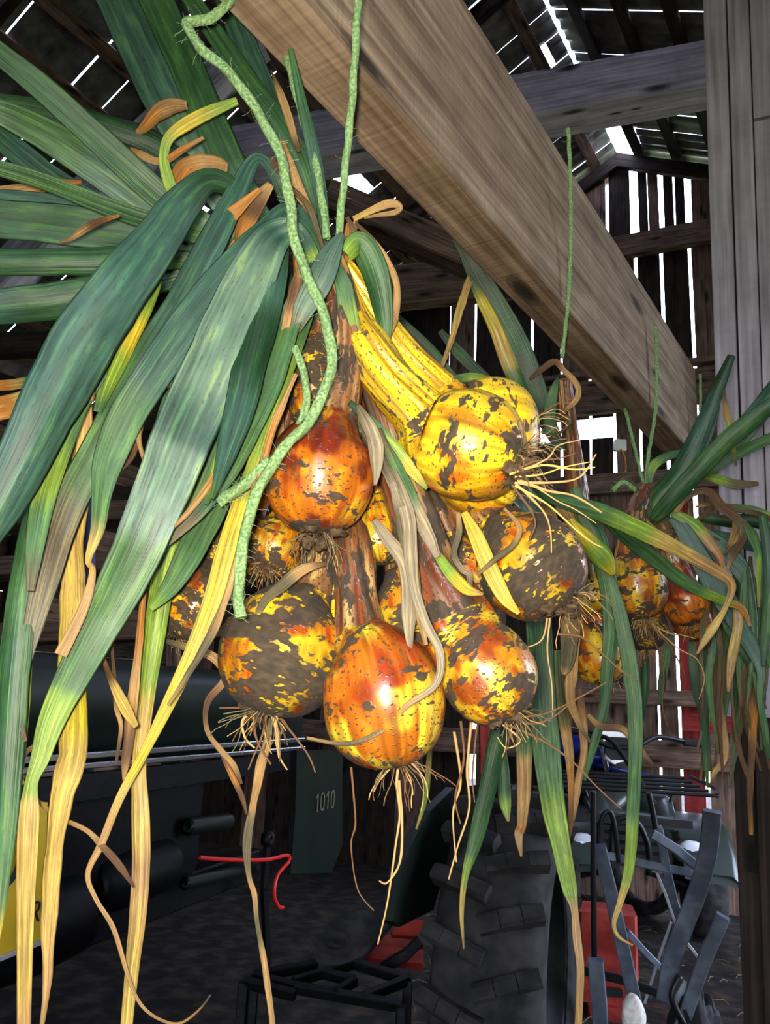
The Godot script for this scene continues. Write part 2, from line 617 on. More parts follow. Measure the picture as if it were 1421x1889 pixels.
func twine3(label: String, P: Array, r: float, o: Node3D = null, fuzz := 40) -> Node3D:
	var pts := spl(P, 14)
	if o == null:
		o = thing("baling_twine", label, "twine", P[0], "green baling twine")
	begin()
	tube(pts, r, 12, 3, 0.55 / r, Color.WHITE, 0.12 / r)
	part("strand", M.twine, o)
	begin()
	for k in fuzz:
		var p: Vector3 = pts[rng.randi() % pts.size()]
		var dir := Vector3(rnd(-1, 1), rnd(-0.6, 1), rnd(-1, 1)).normalized()
		var q := []
		var l := r * rnd(1.5, 4.5)
		for i in 5:
			q.append(p)
			p += dir * l / 4
			dir = (dir + Vector3(rnd(-1, 1), rnd(-1, 1), rnd(-1, 1)) * 0.4).normalized()
		tube(q, r * rnd(0.018, 0.035), 3)
	stuff(part("loose_fibres", M.fibre, o))
	return o

func _ready():
	# ------------------------------------------------------------ camera, sky, flash, exposure
	rng.seed = 20240817
	noi.seed = 5
	noi.noise_type = FastNoiseLite.TYPE_SIMPLEX_SMOOTH
	noi.frequency = 0.012
	noi.fractal_octaves = 3
	var cam := Camera3D.new()
	cam.name = "camera"
	cam.fov = rad_to_deg(2.0 * atan(944.5 / F))
	cam.near = 0.02
	cam.far = 200.0
	cam.transform = Transform3D(CAM, EYE)
	add_child(cam)
	var we := WorldEnvironment.new()
	we.name = "world_environment"
	var env := Environment.new()
	env.background_mode = Environment.BG_SKY
	var sm := ProceduralSkyMaterial.new()
	sm.sky_top_color = Color(0.80, 0.85, 1.0)
	sm.sky_horizon_color = Color(0.93, 0.97, 1.0)
	sm.ground_horizon_color = Color(0.86, 0.92, 0.84)
	sm.ground_bottom_color = Color(0.62, 0.7, 0.55)
	sm.sky_energy_multiplier = 3.2
	sm.ground_energy_multiplier = 2.5
	var sky := Sky.new()
	sky.sky_material = sm
	env.sky = sky
	env.tonemap_mode = Environment.TONE_MAPPER_LINEAR
	env.tonemap_exposure = 1.0
	env.sdfgi_enabled = true
	env.ssao_enabled = true
	env.ssil_enabled = true
	we.environment = env
	add_child(we)
	var flash := SpotLight3D.new()               # the flash of the phone, a little left of its lens
	flash.name = "phone_flash"
	flash.light_color = Color(1.0, 0.95, 0.86)
	flash.light_energy = 0.78
	flash.light_size = 0.012
	flash.spot_range = 30.0
	flash.spot_attenuation = 2.0
	flash.spot_angle = 62.0
	flash.spot_angle_attenuation = 0.8
	flash.shadow_enabled = true
	flash.transform = Transform3D(CAM, EYE + CAM * Vector3(-0.016, 0.016, 0.012))
	add_child(flash)

	materials()
	barn()
	plank_beam()
	machines()
	rng.seed = 4242
	front_bunch()
	middle_bunch()
	far_bunch()

func materials():
	M.skin_a = skin(11, c8(232, 128, 22), c8(240, 176, 40), c8(104, 28, 12), 0.7, 0.56, 0.36, 0.3)
	M.skin_b = skin(31, c8(240, 168, 24), c8(250, 208, 42), c8(200, 84, 14), 0.42, 0.7, 0.36)
	M.skin_c = skin(51, c8(236, 150, 26), c8(244, 204, 44), c8(138, 46, 14), 0.44, 0.62, 0.55)
	M.skin_d = skin(71, c8(238, 154, 26), c8(246, 206, 52), c8(150, 58, 16), 0.46, 0.6, 0.42, 0.05)
	M.skin_e = skin(171, c8(170, 122, 76), c8(206, 172, 112), c8(112, 50, 28), 0.52, 0.56, 0.42)
	M.skin_f = skin(211, c8(226, 130, 30), c8(242, 206, 60), c8(140, 46, 16), 0.5, 0.6, 0.33, 0.12)
	M.skin_y = skin(231, c8(236, 180, 30), c8(246, 208, 48), c8(216, 150, 30), 0.42, 0.75, 0.2)
	M.leaf = blade(91, 0.54, 0.48, 0.04)
	M.dry = blade(95, 0.6, 0.8, 0.06)
	M.root = mat(Color.WHITE, 0.8, 0.0, 0.3)
	M.root.vertex_color_use_as_albedo = true
	M.soil = mottled(103, c8(52, 40, 28), c8(104, 84, 60), 0.05, 0.95, 0.2, 0.0, 9.0)
	M.twine = mottled(105, c8(84, 120, 74), c8(150, 178, 122), 0.05, 0.85, 0.1, 0.0, 25.0)
	M.fibre = mat(c8(166, 186, 140), 0.8)
	M.beam = wood(111, c8(104, 84, 66), c8(174, 152, 128), 0.05, 1024, 2.0, 9)
	M.grey = wood(121, c8(138, 129, 141), c8(210, 200, 214), 0.04)
	M.brown = wood(131, c8(76, 58, 49), c8(146, 118, 102))
	M.dark = wood(141, c8(30, 24, 22), c8(66, 54, 46))
	M.red = wood(151, c8(110, 34, 32), c8(164, 62, 56))
	M.tin = mottled(161, c8(74, 72, 70), c8(140, 138, 134), 0.02, 0.55, 0.0, 0.3, 1.0)
	M.earth = mottled(165, c8(16, 13, 11), c8(60, 50, 38), 0.03, 0.95, 0.6, 0.0, 0.8)
	M.straw = mat(c8(112, 96, 64), 0.85)
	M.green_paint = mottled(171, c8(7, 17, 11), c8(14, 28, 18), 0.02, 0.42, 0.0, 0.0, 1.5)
	M.atv_paint = mat(c8(28, 42, 31), 0.25)
	M.atv_paint.clearcoat_enabled = true
	M.yellow_paint = mat(c8(206, 168, 22), 0.5)
	M.black = mat(c8(18, 18, 19), 0.45)
	M.black_iron = mottled(175, c8(6, 7, 8), c8(17, 18, 21), 0.03, 0.5, 0.1, 0.5, 3.0)
	M.rubber = mottled(179, c8(24, 23, 24), c8(62, 59, 57), 0.02, 0.85, 0.2, 0.0, 2.0)
	M.chrome = mat(c8(200, 204, 210), 0.2, 1.0)
	M.steel = mottled(183, c8(80, 86, 98), c8(128, 136, 148), 0.015, 0.5, 0.0, 0.35, 2.0)
	M.bright_steel = mat(c8(186, 186, 188), 0.45, 0.3)
	M.red_paint = mottled(187, c8(140, 34, 27), c8(176, 62, 48), 0.015, 0.5, 0.0, 0.0, 2.0)
	M.blue_paint = mat(c8(24, 52, 168), 0.3)
	M.white = mat(c8(226, 222, 212), 0.7)
	M.cloth = mottled(191, c8(206, 196, 178), c8(240, 236, 226), 0.03, 0.95, 0.3, 0.0, 5.0)
	M.tan_vinyl = mat(c8(176, 150, 120), 0.6)
	M.lens = mat(c8(226, 230, 234), 0.1, 0.0, 0.8)
	M.wire_red = mat(c8(196, 30, 26), 0.4)
	M.letters = mat(c8(84, 83, 66), 0.6)
	M.ink = mat(c8(14, 22, 16), 0.6)
	M.bag = mat(c8(16, 16, 18), 0.75)
	M.orange_cord = mat(c8(214, 140, 40), 0.6)

# ---------------------------------------------------------------- the barn
const ALONG := Vector3(0.53, 0, -0.848)          # the ridge runs this way, towards the gable
const ACROSS := Vector3(0.848, 0, 0.53)
const WALLWAY := Vector3(0.905, 0, 0.425)
const PITCH := 0.47

func wood_of(k: int) -> Material:
	return M.dark if k % 3 else M.brown

func barn():
	var A := W(1143, 296, 7.5)                   # peak of the gable
	var cp := cos(PITCH)
	var sp := sin(PITCH)
	# floor
	var fl := setting("floor")
	begin()
	box(Vector3(0, -0.1, -3), Vector3(26, 0.2, 26), 0.01)
	part("packed_earth", M.earth, fl)
	begin()
	for k in 900:
		var p := Vector3(rnd(0.2, 3.6), 0.012, rnd(-7.5, -1.2))
		var d := Vector3(rnd(-1, 1), rnd(-0.1, 0.16), rnd(-1, 1)).normalized() * rnd(0.05, 0.14)
		tube([p, p + d * 0.5 + Vector3(0, 0.012, 0), p + d], 0.0022, 4)
	stuff(part("loose_straw", M.straw, fl))
	# roof: tin sheets with gaps of daylight, battens, rafters
	var roof := setting("ceiling")
	var holes := []
	for h in [[610, 337, 0.34, 0.18, -1.0], [1146, 282, 0.13, 0.16, 1.0], [352, 372, 0.06, 0.05, -1.0], [1018, 126, 0.05, 0.08, -1.0]]:
		var nn: Vector3 = (Vector3.UP * cp + ACROSS * sp * h[4]).normalized()
		var p: Vector3 = hit(h[0], h[1], A, nn) - A
		holes.append([-p.dot(ALONG), p.dot(ACROSS * h[4] * cp - Vector3.UP * sp), h[2], h[3], h[4]])
	for side in [-1.0, 1.0]:
		var dn: Vector3 = ACROSS * side * cp - Vector3.UP * sp
		var out: Vector3 = Vector3.UP * cp + ACROSS * sp * side
		var t := -0.3
		while t < 9.7:
			var wd := 0.232
			var gap := -0.004 if rng.randf() < 0.5 else rnd(0.004, 0.017)
			var pieces := [[-0.02, 5.7]]
			for h in holes:
				if h[4] == side and t + wd > h[0] - h[2] and t < h[0] + h[2]:
					pieces = [[-0.02, h[1] - h[3] + rnd(-0.05, 0.05)], [h[1] + h[3] + rnd(-0.05, 0.05), 5.7]]
			for q in pieces:
				if q[1] - q[0] < 0.05:
					continue
				begin()
				var rings := []
				for e in 2:
					var c: Vector3 = A - ALONG * t + dn * q[e] + out * 0.075
					var ring := PackedVector3Array()
					var nx := 9
					for j in nx:
						ring.append(c - ALONG * wd * j / (nx - 1) + out * (0.009 * cos(j * PI / 2.0)))
					for j in nx:
						ring.append(c - ALONG * wd * (nx - 1 - j) / (nx - 1) + out * (0.009 * cos((nx - 1 - j) * PI / 2.0) + 0.004))
					if side > 0:
						ring.reverse()
					rings.append(ring)
				loft(rings, [0, 1], [])
				part("roof_sheet", M.tin, roof)
			t += wd + gap
		for k in 15:
			var s := 0.2 + 0.37 * k
			begin()
			bar(A + ALONG * 0.2 + dn * s + out * 0.045, A - ALONG * 9.6 + dn * s + out * 0.045, 0.10, 0.028, out)
			part("batten", M.brown if side < 0 else M.dark, roof)
		for k in 9:
			var tt: float = 0.06 + 1.13 * k
			begin()
			bar(A - ALONG * tt - dn * 0.02 - out * 0.04, A - ALONG * tt + dn * 5.6 - out * 0.04, 0.06, 0.13, out)
			part("rafter", M.dark, roof)
	# gable wall, its boards and the girts nailed across them
	var wall := setting("wall_back")
	var wn := WALLWAY.cross(Vector3.UP).normalized()
	var at := func(x, y): return hit(x, y, A, wn) - A
	var g1: float = at.call(1230, 450).y
	var g2: float = at.call(1140, 735).y
	var g3: float = at.call(1140, 896).y
	var fy := -A.y
	var wins: Vector3 = at.call(1032, 795)
	var wine: Vector3 = at.call(1116, 795)
	var wt: float = at.call(1075, 774).y
	var wb: float = at.call(1075, 812).y
	var px := 7.5 / F * 1.05
	var tiers := [
		[430, g1, 4.0, [1023, 5, 1072, 8, 1122, 9, 1172, 22, 1197, 2, 1222, 14, 1247, 5, 1273, 17, 1322, 8]],
		[650, g3, g1, [830, 3, 877, 7, 930, -3, 982, 8, 1036, 7, 1088, 7, 1131, 7, 1178, 9, 1227, 8, 1281, 8, 1330, 5]],
		[1200, fy, g3, [840, -3, 876, 20, 935, -3, 985, -3, 1045, -3, 1100, -2, 1150, -2, 1213, 4, 1250, 8, 1296, 10, 1345, 3]]]
	var kk := 0
	for tier in tiers:
		var cuts := []
		var first: float = at.call(tier[3][0], tier[0]).x
		for k in range(22, 0, -1):
			cuts.append([(A + Vector3()).x * 0 + (hit(tier[3][0], tier[0], A, wn) - A).dot(WALLWAY) - 0.26 * k, -0.02])
		for k in range(0, tier[3].size(), 2):
			cuts.append([(hit(tier[3][k], tier[0], A, wn) - A).dot(WALLWAY), tier[3][k + 1] * px * 0.62])
		var last: float = cuts[-1][0]
		for k in range(1, 16):
			cuts.append([last + 0.26 * k, -0.02])
		for k in cuts.size() - 1:
			var s0: float = cuts[k][0] + cuts[k][1] / 2
			var s1: float = cuts[k + 1][0] - cuts[k + 1][1] / 2
			var sm: float = (s0 + s1) / 2
			var top: float = minf(tier[2], -absf(sm) * tan(PITCH) * 0.995 - 0.02)
			if top - tier[1] < 0.1 or s1 - s0 < 0.02:
				continue
			var spans := [[tier[1], top]]
			if tier[0] == 650 and s1 > wins.dot(WALLWAY) and s0 < wine.dot(WALLWAY):
				spans = [[tier[1], wb], [wt, top]]
			for q in spans:
				begin()
				var jig := rnd(-0.006, 0.006)
				bar(A + WALLWAY * (sm + jig) + Vector3.UP * q[0] + wn * rnd(0, 0.008), A + WALLWAY * sm + Vector3.UP * q[1], s1 - s0, 0.022, wn, 0.05, rnd(0.984, 1.0))
				var red: bool = tier[0] == 1200 and sm > (hit(1250, 1200, A, wn) - A).dot(WALLWAY) and sm < (hit(1296, 1200, A, wn) - A).dot(WALLWAY)
				kk += 1
				part("board", M.red if red else (M.brown if tier[0] == 1200 and sm > -0.35 else wood_of(kk)), wall)
	for g in [[g1, 0.21], [g2, 0.30], [g3, 0.17], [at.call(1150, 1285).y, 0.12], [at.call(1150, 1385).y, 0.2], [at.call(1150, 690).y, 0.05]]:
		begin()
		var half: float = minf(4.8, -g[0] / tan(PITCH) - 0.1)
		bar(A - WALLWAY * half + Vector3.UP * g[0] + wn * 0.07 * (1.0 if wn.z > 0 else -1.0), A + WALLWAY * half + Vector3.UP * g[0] + wn * 0.07 * (1.0 if wn.z > 0 else -1.0), 0.08, g[1])
		part("girt", M.brown, wall)
	begin()
	var r0 := hit(1245, 1331, A, wn) + Vector3(0, 0, 0.15)
	bar(r0, r0 + WALLWAY * 0.36, 0.03, 0.13)
	part("painted_rail", M.red, wall)
	# long side walls
	var eave := 5.15 * cp
	for side in [-1, 1]:
		var w := setting("wall_left" if side < 0 else "wall_right")
		var hgt: float = A.y - 5.15 * sp - 0.05
		var k := 0
		var y := 0.0
		while y < hgt - 0.05:
			begin()
			var hh: float = minf(0.235, hgt - y)
			var b0: Vector3 = Vector3(A.x, y + hh / 2, A.z) + ACROSS * eave * side
			bar(b0 + ALONG * 2.9 * (1 if side < 0 else -1), b0 - ALONG * 9.7, 0.025, hh)
			part("board", wood_of(k + 1), w)
			k += 1
			y += hh + 0.004
		for q in 5:
			begin()
			var p: Vector3 = Vector3(A.x, 0, A.z) + ACROSS * (eave - 0.1) * side - ALONG * (0.4 + 2.1 * q)
			bar(p, p + Vector3.UP * hgt, 0.15, 0.15, ALONG)
			part("post", M.dark, w)
	# front wall behind the photographer, with the barn doorway that the daylight comes in by
	var wf := setting("wall_front")
	var s := -4.5
	while s < 4.6:
		var top: float = A.y - absf(s) * tan(PITCH) - 0.03
		var low := 2.6 if s > 1.9 and s < 4.2 else 0.0
		begin()
		var p := Vector3(A.x, 0, A.z) + ACROSS * s - ALONG * 9.55
		bar(p + Vector3.UP * low, p + Vector3.UP * top, 0.247, 0.025, ALONG)
		part("board", M.dark, wf)
		s += 0.25
	# planks of the partition on the right
	var pr := setting("wall_partition")
	var pn := Vector3(-0.45, 0, 0.89).normalized()
	for q in [[1300, 1337, -60, 0.0325, 1320, 1.92, 0], [1344, 1379, -60, 0.034, 1320, 1.90, 1], [1386, 1424, -60, 0.034, 219, 1.88, 1], [1386, 1424, 225, 0.034, 1320, 1.88, 0], [1428, 1500, -60, 0.034, 1900, 1.86, 1],
			[1306, 1338, 1330, 0.036, 1604, 1.95, 2], [1300, 1340, 1290, 0.04, 2300, 1.99, 2], [1343, 1380, 1290, 0.038, 2300, 1.93, 2], [1384, 1424, 1290, 0.036, 2300, 1.90, 2]]:
		var mid: float = (q[0] + q[1]) / 2.0
		begin()
		bar(W(mid + q[4] * q[3], q[4], q[5]), W(mid + q[2] * q[3], q[2], q[5]), (q[1] - q[0]) / F * q[5] * 1.02, 0.028, pn, 0.06)
		part("plank", [M.grey, M.grey, M.dark][q[6]], pr)
	begin()
	bar(W(1400 + 1900 * 0.036, 1900, 2.02), W(1400 - 60 * 0.036, -60, 2.02), 0.17, 0.02, pn)
	part("backing_board", M.dark, pr)
	# timbers of the frame seen between the plank and the leaves
	for q in [["squared grey tie beam crossing behind the hanging plank", "tie_beam", 250, 332, 1420, 118, 3.7, 3.75, 0.24, 0.2, "grey"],
			["grey diagonal brace behind the fanned green leaves", "brace", 470, 75, -70, 590, 3.2, 3.2, 0.15, 0.12, "grey"],
			["dark brown rail at the left edge below the leaf fan", "rail", -60, 642, 330, 622, 4.2, 4.4, 0.12, 0.1, "dark"],
			["dark purlin pole sloping down under the plank beside the curled dry leaf", "purlin", 600, 365, 960, 520, 4.4, 4.6, 0.18, 0.14, "brown"],
			["brown crossbar behind the neck of the yellow onion", "crossbar", 600, 545, 1010, 505, 5.4, 5.5, 0.3, 0.1, "brown"]]:
		begin()
		bar(W(q[2], q[3], q[6]), W(q[4], q[5], q[7]), q[9], q[8])
		tag(part(q[1], M[q[10]]), q[0], "timber")
	# white junction box with its orange cord on the gable wall
	var jb := hit(1146, 826, A, wn) + wn * (0.06 if wn.z > 0 else -0.06)
	var o := thing("junction_box", "small white electrical box on the dark gable boards with orange cord", "electrical box", jb)
	begin()
	box(jb, Vector3(0.1, 0.1, 0.05))
	part("cover", M.white, o)
	begin()
	tube(spl([jb + Vector3(0, -0.04, 0.03), jb + Vector3(0.02, -0.12, 0.06), jb + Vector3(0.03, -0.22, 0.05), jb + Vector3(0.0, -0.34, 0.05)], 6), 0.006, 6)
	part("cord", M.orange_cord, o)

func plank_beam():
	var mline := func(x): return W(x, 165 + 1.163 * (x - 700), 652.0 / (1658.0 - x))
	var m0: Vector3 = mline.call(400.0)
	var m1: Vector3 = mline.call(1292.0)
	var t := (m1 - m0).normalized()
	m0 -= t * 0.9
	var side := t.cross(Vector3.UP).normalized()
	var up := side.cross(t).normalized()
	begin()
	bar(m0 + up * 0.11 - side * 0.0275, m1 + up * 0.11 - side * 0.0275, 0.055, 0.22, up, 0.03)
	tag(part("plank_beam", M.beam), "long rough-sawn plank overhead that the onion bunches hang from", "beam")
	# twine knotted round it
	twine("green twine looped over the plank at its near end, holding up the front bunch", 0.575, 0.61, 14, [662, -40, 657, 60, 650, 180, 640, 280, 632, 360, 624, 445])
	twine("green twine coming down behind the plank to the front bunch", 0.66, 0.61, 13, [508, 40, 530, 111, 557, 213, 583, 304, 604, 440])
	var kx := W(1049, 248, 1.045)
	twine3("thin green twine down the face of the plank to the second bunch", [kx + Vector3(0, 0.012, -0.01), kx, W(1053, 350, 1.05), W(1053, 460, 1.06), W(1048, 560, 1.05), W(1037, 660, 1.04)], 0.0025, null, 140)
	twine3("frayed twine hanging in front of the plank to the far bunch", [W(1210, 600, 1.45), W(1212, 680, 1.44), W(1209, 760, 1.42), W(1195, 850, 1.38), W(1192, 905, 1.36)], 0.0030, null, 150)
	twine3("frayed twine from under the plank to the far bunch", [W(1135, 700, 1.47), W(1152, 750, 1.45), W(1172, 830, 1.42), W(1190, 905, 1.36)], 0.0028, null, 170)
	twine3("short twine at the far end of the plank beside the partition", [W(1292, 690, 1.72), W(1293, 760, 1.72), W(1291, 830, 1.70)], 0.0028, null, 40)

# ---------------------------------------------------------------- machines standing in the barn
func words(o: Node3D, called: String, s: String, size: float, at: Vector3, right: Vector3, up: Vector3, m: Material):
	var t := TextMesh.new()
	var f := SystemFont.new()
	f.font_names = PackedStringArray(["Droid Sans"])
	f.font_weight = 400
	t.font = f
	t.text = s
	t.font_size = 64
	t.pixel_size = size / 48.0
	t.depth = 0.004
	var mi := MeshInstance3D.new()
	mi.name = called
	mi.mesh = t
	mi.material_override = m
	var off := Vector3()
	var p: Node = o
	while p != self:
		off += (p as Node3D).position
		p = p.get_parent()
	mi.transform = Transform3D(Basis(right.normalized(), up.normalized(), right.cross(up).normalized()), at - off)
	o.add_child(mi, true)

func machines():
	tractor()
	quad_bike()
	dirt_bike()
	implement()
	small_things()

func tractor():
	var t := Vector3(0.333, 0, -0.943)
	var s := Vector3(0.943, 0, 0.333)
	var p0 := W(85, 1204, 2.55)
	var fr := Transform3D(Basis(t, Vector3.UP, s), Vector3(p0.x, 0, p0.z))
	var inv := fr.affine_inverse()
	var top := p0.y
	var o := thing("tractor", "old dark green tractor with chrome hood strip and cleated rear tyre", "tractor", Vector3(p0.x, 0, p0.z))
	var loc := func(x, y, z): return inv * hit(x, y, fr.origin + s * z, s)
	var xe: float = loc.call(556, 1370, 0.0).x
	X = fr
	# hood: a rounded cross-section along x
	begin()
	var ring := []
	for k in 11:
		var a := PI / 2 * k / 10.0
		ring.append(Vector2(top - 0.13 + 0.13 * sin(a), -0.13 + 0.13 * cos(a)))
	for k in 11:
		var a := PI / 2 + PI / 2 * k / 10.0
		ring.append(Vector2(top - 0.13 + 0.13 * sin(a), -0.37 + 0.13 * cos(a)))
	ring.append(Vector2(top - 0.36, -0.5))
	ring.append(Vector2(top - 0.36, 0.0))
	var rings := []
	for q in [[-0.62, 0.0], [-0.62, 1.0], [-0.2, 1.0], [0.4, 1.0], [1.0, 1.0], [1.5, 1.0], [xe, 1.0], [xe, 0.0]]:
		var r := PackedVector3Array()
		for g in ring:
			var c := Vector2(top - 0.2, -0.25)
			var w: Vector2 = c + (g - c) * q[1]
			r.append(Vector3(q[0], w.x, w.y))
		r.reverse()
		rings.append(r)
	loft(rings, [0, 0, 1, 2, 3, 4, 5, 5], [])
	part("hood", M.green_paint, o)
	for k in 2:
		var a: Vector3 = loc.call(50, [1401, 1420][k], 0.0)
		var b: Vector3 = loc.call(558, [1364, 1380][k], 0.0)
		begin()
		bar(Vector3(a.x - 0.3, lerpf(a.y, b.y, -0.05), 0.012), Vector3(b.x, b.y, 0.012), 0.012, 0.02, Vector3.UP, 0.3)
		part("chrome_strip", M.chrome, o)
	begin()
	bar(Vector3(-0.6, top - 0.43, -0.02), Vector3(xe, top - 0.43, -0.02), 0.02, 0.09)
	part("lower_trim", M.black_iron, o)
	# yellow front badge panel
	var yp: Array = []
	for q in [[-60, 1470], [88, 1480], [84, 1600], [78, 1735], [-60, 1790]]:
		yp.append(loc.call(q[0], q[1], 0.03))
	begin()
	slab(yp, Vector3(0, 0, 1), 0.03)
	var badge := part("badge_panel", M.yellow_paint, o)
	begin()
	path_bar([yp[4] + Vector3(0, 0, 0.008), yp[3] + Vector3(0, 0, 0.008)], 0.012, 0.012)
	part("badge_border", M.bright_steel, badge)
	X = Transform3D()
	words(badge, "lettering", "ER", 0.062, fr * (loc.call(55, 1686, 0.04) as Vector3), t, Vector3.UP, M.ink)
	words(badge, "lettering", "D", 0.16, fr * (loc.call(14, 1590, 0.04) as Vector3), t, Vector3.UP, M.ink)
	X = fr
	# panel with the model number, seen past the hood
	var sp: Array = []
	for q in [[548, 1385], [632, 1385], [632, 1560], [612, 1610], [536, 1612], [545, 1500]]:
		sp.append(loc.call(q[0], q[1], 0.02))
	begin()
	slab(sp, Vector3(0, 0, 1), 0.03)
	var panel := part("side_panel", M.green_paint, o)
	X = Transform3D()
	words(panel, "lettering", "1010", 0.1, fr * (loc.call(600, 1478, 0.026) as Vector3), t, Vector3.UP, M.letters)
	X = fr
	# engine and frame below the hood
	begin()
	box(Vector3(0.55, top - 0.66, -0.25), Vector3(1.3, 0.42, 0.3))
	part("engine_block", M.black_iron, o)
	begin()
	for q in [[0.2, 0.12, 0.13], [0.75, 0.05, 0.10]]:
		lathe(Vector3(q[0], top - 0.75 - q[1], -0.12), Vector3(1, 0.05, 0.1), [[-0.2, 0.0], [-0.2, q[2]], [0.0, q[2] * 1.1], [0.2, q[2]], [0.22, q[2] * 0.8], [0.22, 0.0]])
	part("oil_filter", M.black_iron, o)
	begin()
	bar(Vector3(-0.6, top - 0.95, -0.2), Vector3(1.9, top - 0.95, -0.2), 0.1, 0.14)
	part("frame_rail", M.black_iron, o)
	begin()
	for q in [[345, 1525, 420, 1515, 26], [340, 1630, 470, 1600, 20]]:
		var a: Vector3 = loc.call(q[0], q[1], -0.05)
		var b: Vector3 = loc.call(q[2], q[3], -0.05)
		lathe(a, b - a, [[0, 0.0], [0.005, q[4] * 0.0014], [a.distance_to(b), q[4] * 0.0014], [a.distance_to(b), 0.0]], 14)
	part("breather_pipe", M.green_paint, o)
	var lv: Array = [loc.call(494, 1548, 0.03), loc.call(487, 1640, 0.03), loc.call(494, 1780, 0.03)]
	begin()
	path_bar(lv, 0.045, 0.02, Vector3(0, 0, 1))
	lathe(lv[0], Vector3(0, 0, 1), [[-0.02, 0], [-0.02, 0.035], [0.02, 0.035], [0.02, 0]], 14)
	part("lever", M.black_iron, o)
	var wr: Array = []
	for q in [[368, 1582], [420, 1586], [490, 1586], [530, 1578], [532, 1590], [512, 1615], [506, 1650], [514, 1672], [522, 1674]]:
		wr.append(loc.call(q[0], q[1], 0.06))
	begin()
	tube(spl(wr, 6), 0.009, 8)
	part("ignition_wire", M.wire_red, o)
	# step plate and its bracket
	X = Transform3D()
	var fp: Array = []
	var pp := W(650, 1735, 2.75)
	for q in [[568, 1752], [574, 1728], [600, 1704], [640, 1684], [727, 1668], [730, 1692], [700, 1728], [672, 1762], [630, 1780], [590, 1778]]:
		fp.append(hit(q[0], q[1], pp, Vector3(0.1, 0.9, 0.3).normalized()))
	begin()
	slab(fp, Vector3(0.1, 0.9, 0.3), 0.025)
	var step := part("step_plate", M.rubber, o)
	begin()
	lathe(hit(617, 1740, pp, Vector3(0.1, 0.9, 0.3).normalized()), Vector3(0.1, 0.9, 0.3), [[0.0, 0.0], [0.004, 0.045], [0.010, 0.045], [0.012, 0.052], [0.004, 0.060], [0.0, 0.062]], 24)
	part("rubber_boss", M.rubber, step)
	# fender plate
	var wc := inv * W(885, 1700, 2.2)
	wc = Vector3(wc.x + 0.53, 0.56, wc.z)
	var fz := wc.z - 0.22
	var fd: Array = []
	for q in [[838, 1453], [794, 1496], [760, 1556], [737, 1606], [726, 1700], [738, 1710], [800, 1678], [826, 1590], [838, 1500]]:
		fd.append(fr * (loc.call(q[0], q[1], fz) as Vector3))
	begin()
	slab(fd, s, 0.03)
	part("fender", M.green_paint, o)
	# rear wheel
	X = fr
	var wh := Node3D.new()
	wh.name = "rear_wheel"
	o.add_child(wh, true)
	begin()
	var prof := []
	for k in 33:
		var a := TAU * k / 32.0
		var zz := 0.16 * signf(cos(a)) * absf(cos(a)) ** 0.7
		var rr := 0.41 + 0.125 * signf(sin(a)) * absf(sin(a)) ** 0.6
		prof.append([zz, rr])
	prof.reverse()
	lathe(wc, Vector3(0, 0, 1), prof, 48)
	part("tyre", M.rubber, wh)
	for k in 42:
		var sd := 1.0 if k % 2 else -1.0
		var a := TAU * k / 42.0
		var pts := []
		for j in 4:
			var zz := sd * (0.172 * j / 3.0 - 0.01)
			var aa := a + 0.11 * j / 3.0
			var rr := 0.548 - 0.022 * (j / 3.0) ** 2
			pts.append(wc + Vector3(-cos(aa) * rr, sin(aa) * rr, zz))
		begin()
		for j in 3:
			var rad: Vector3 = (pts[j] - wc) * Vector3(1, 1, 0)
			bar(pts[j], pts[j + 1], 0.05, 0.06, rad.normalized(), 0.2)
		part("lug", M.rubber, wh)
	begin()
	lathe(wc, Vector3(0, 0, 1), [[0.08, 0.0], [0.08, 0.1], [0.03, 0.16], [0.03, 0.27], [0.13, 0.30], [0.14, 0.32], [-0.14, 0.32]], 32)
	part("rim", M.black_iron, wh)
	X = Transform3D()

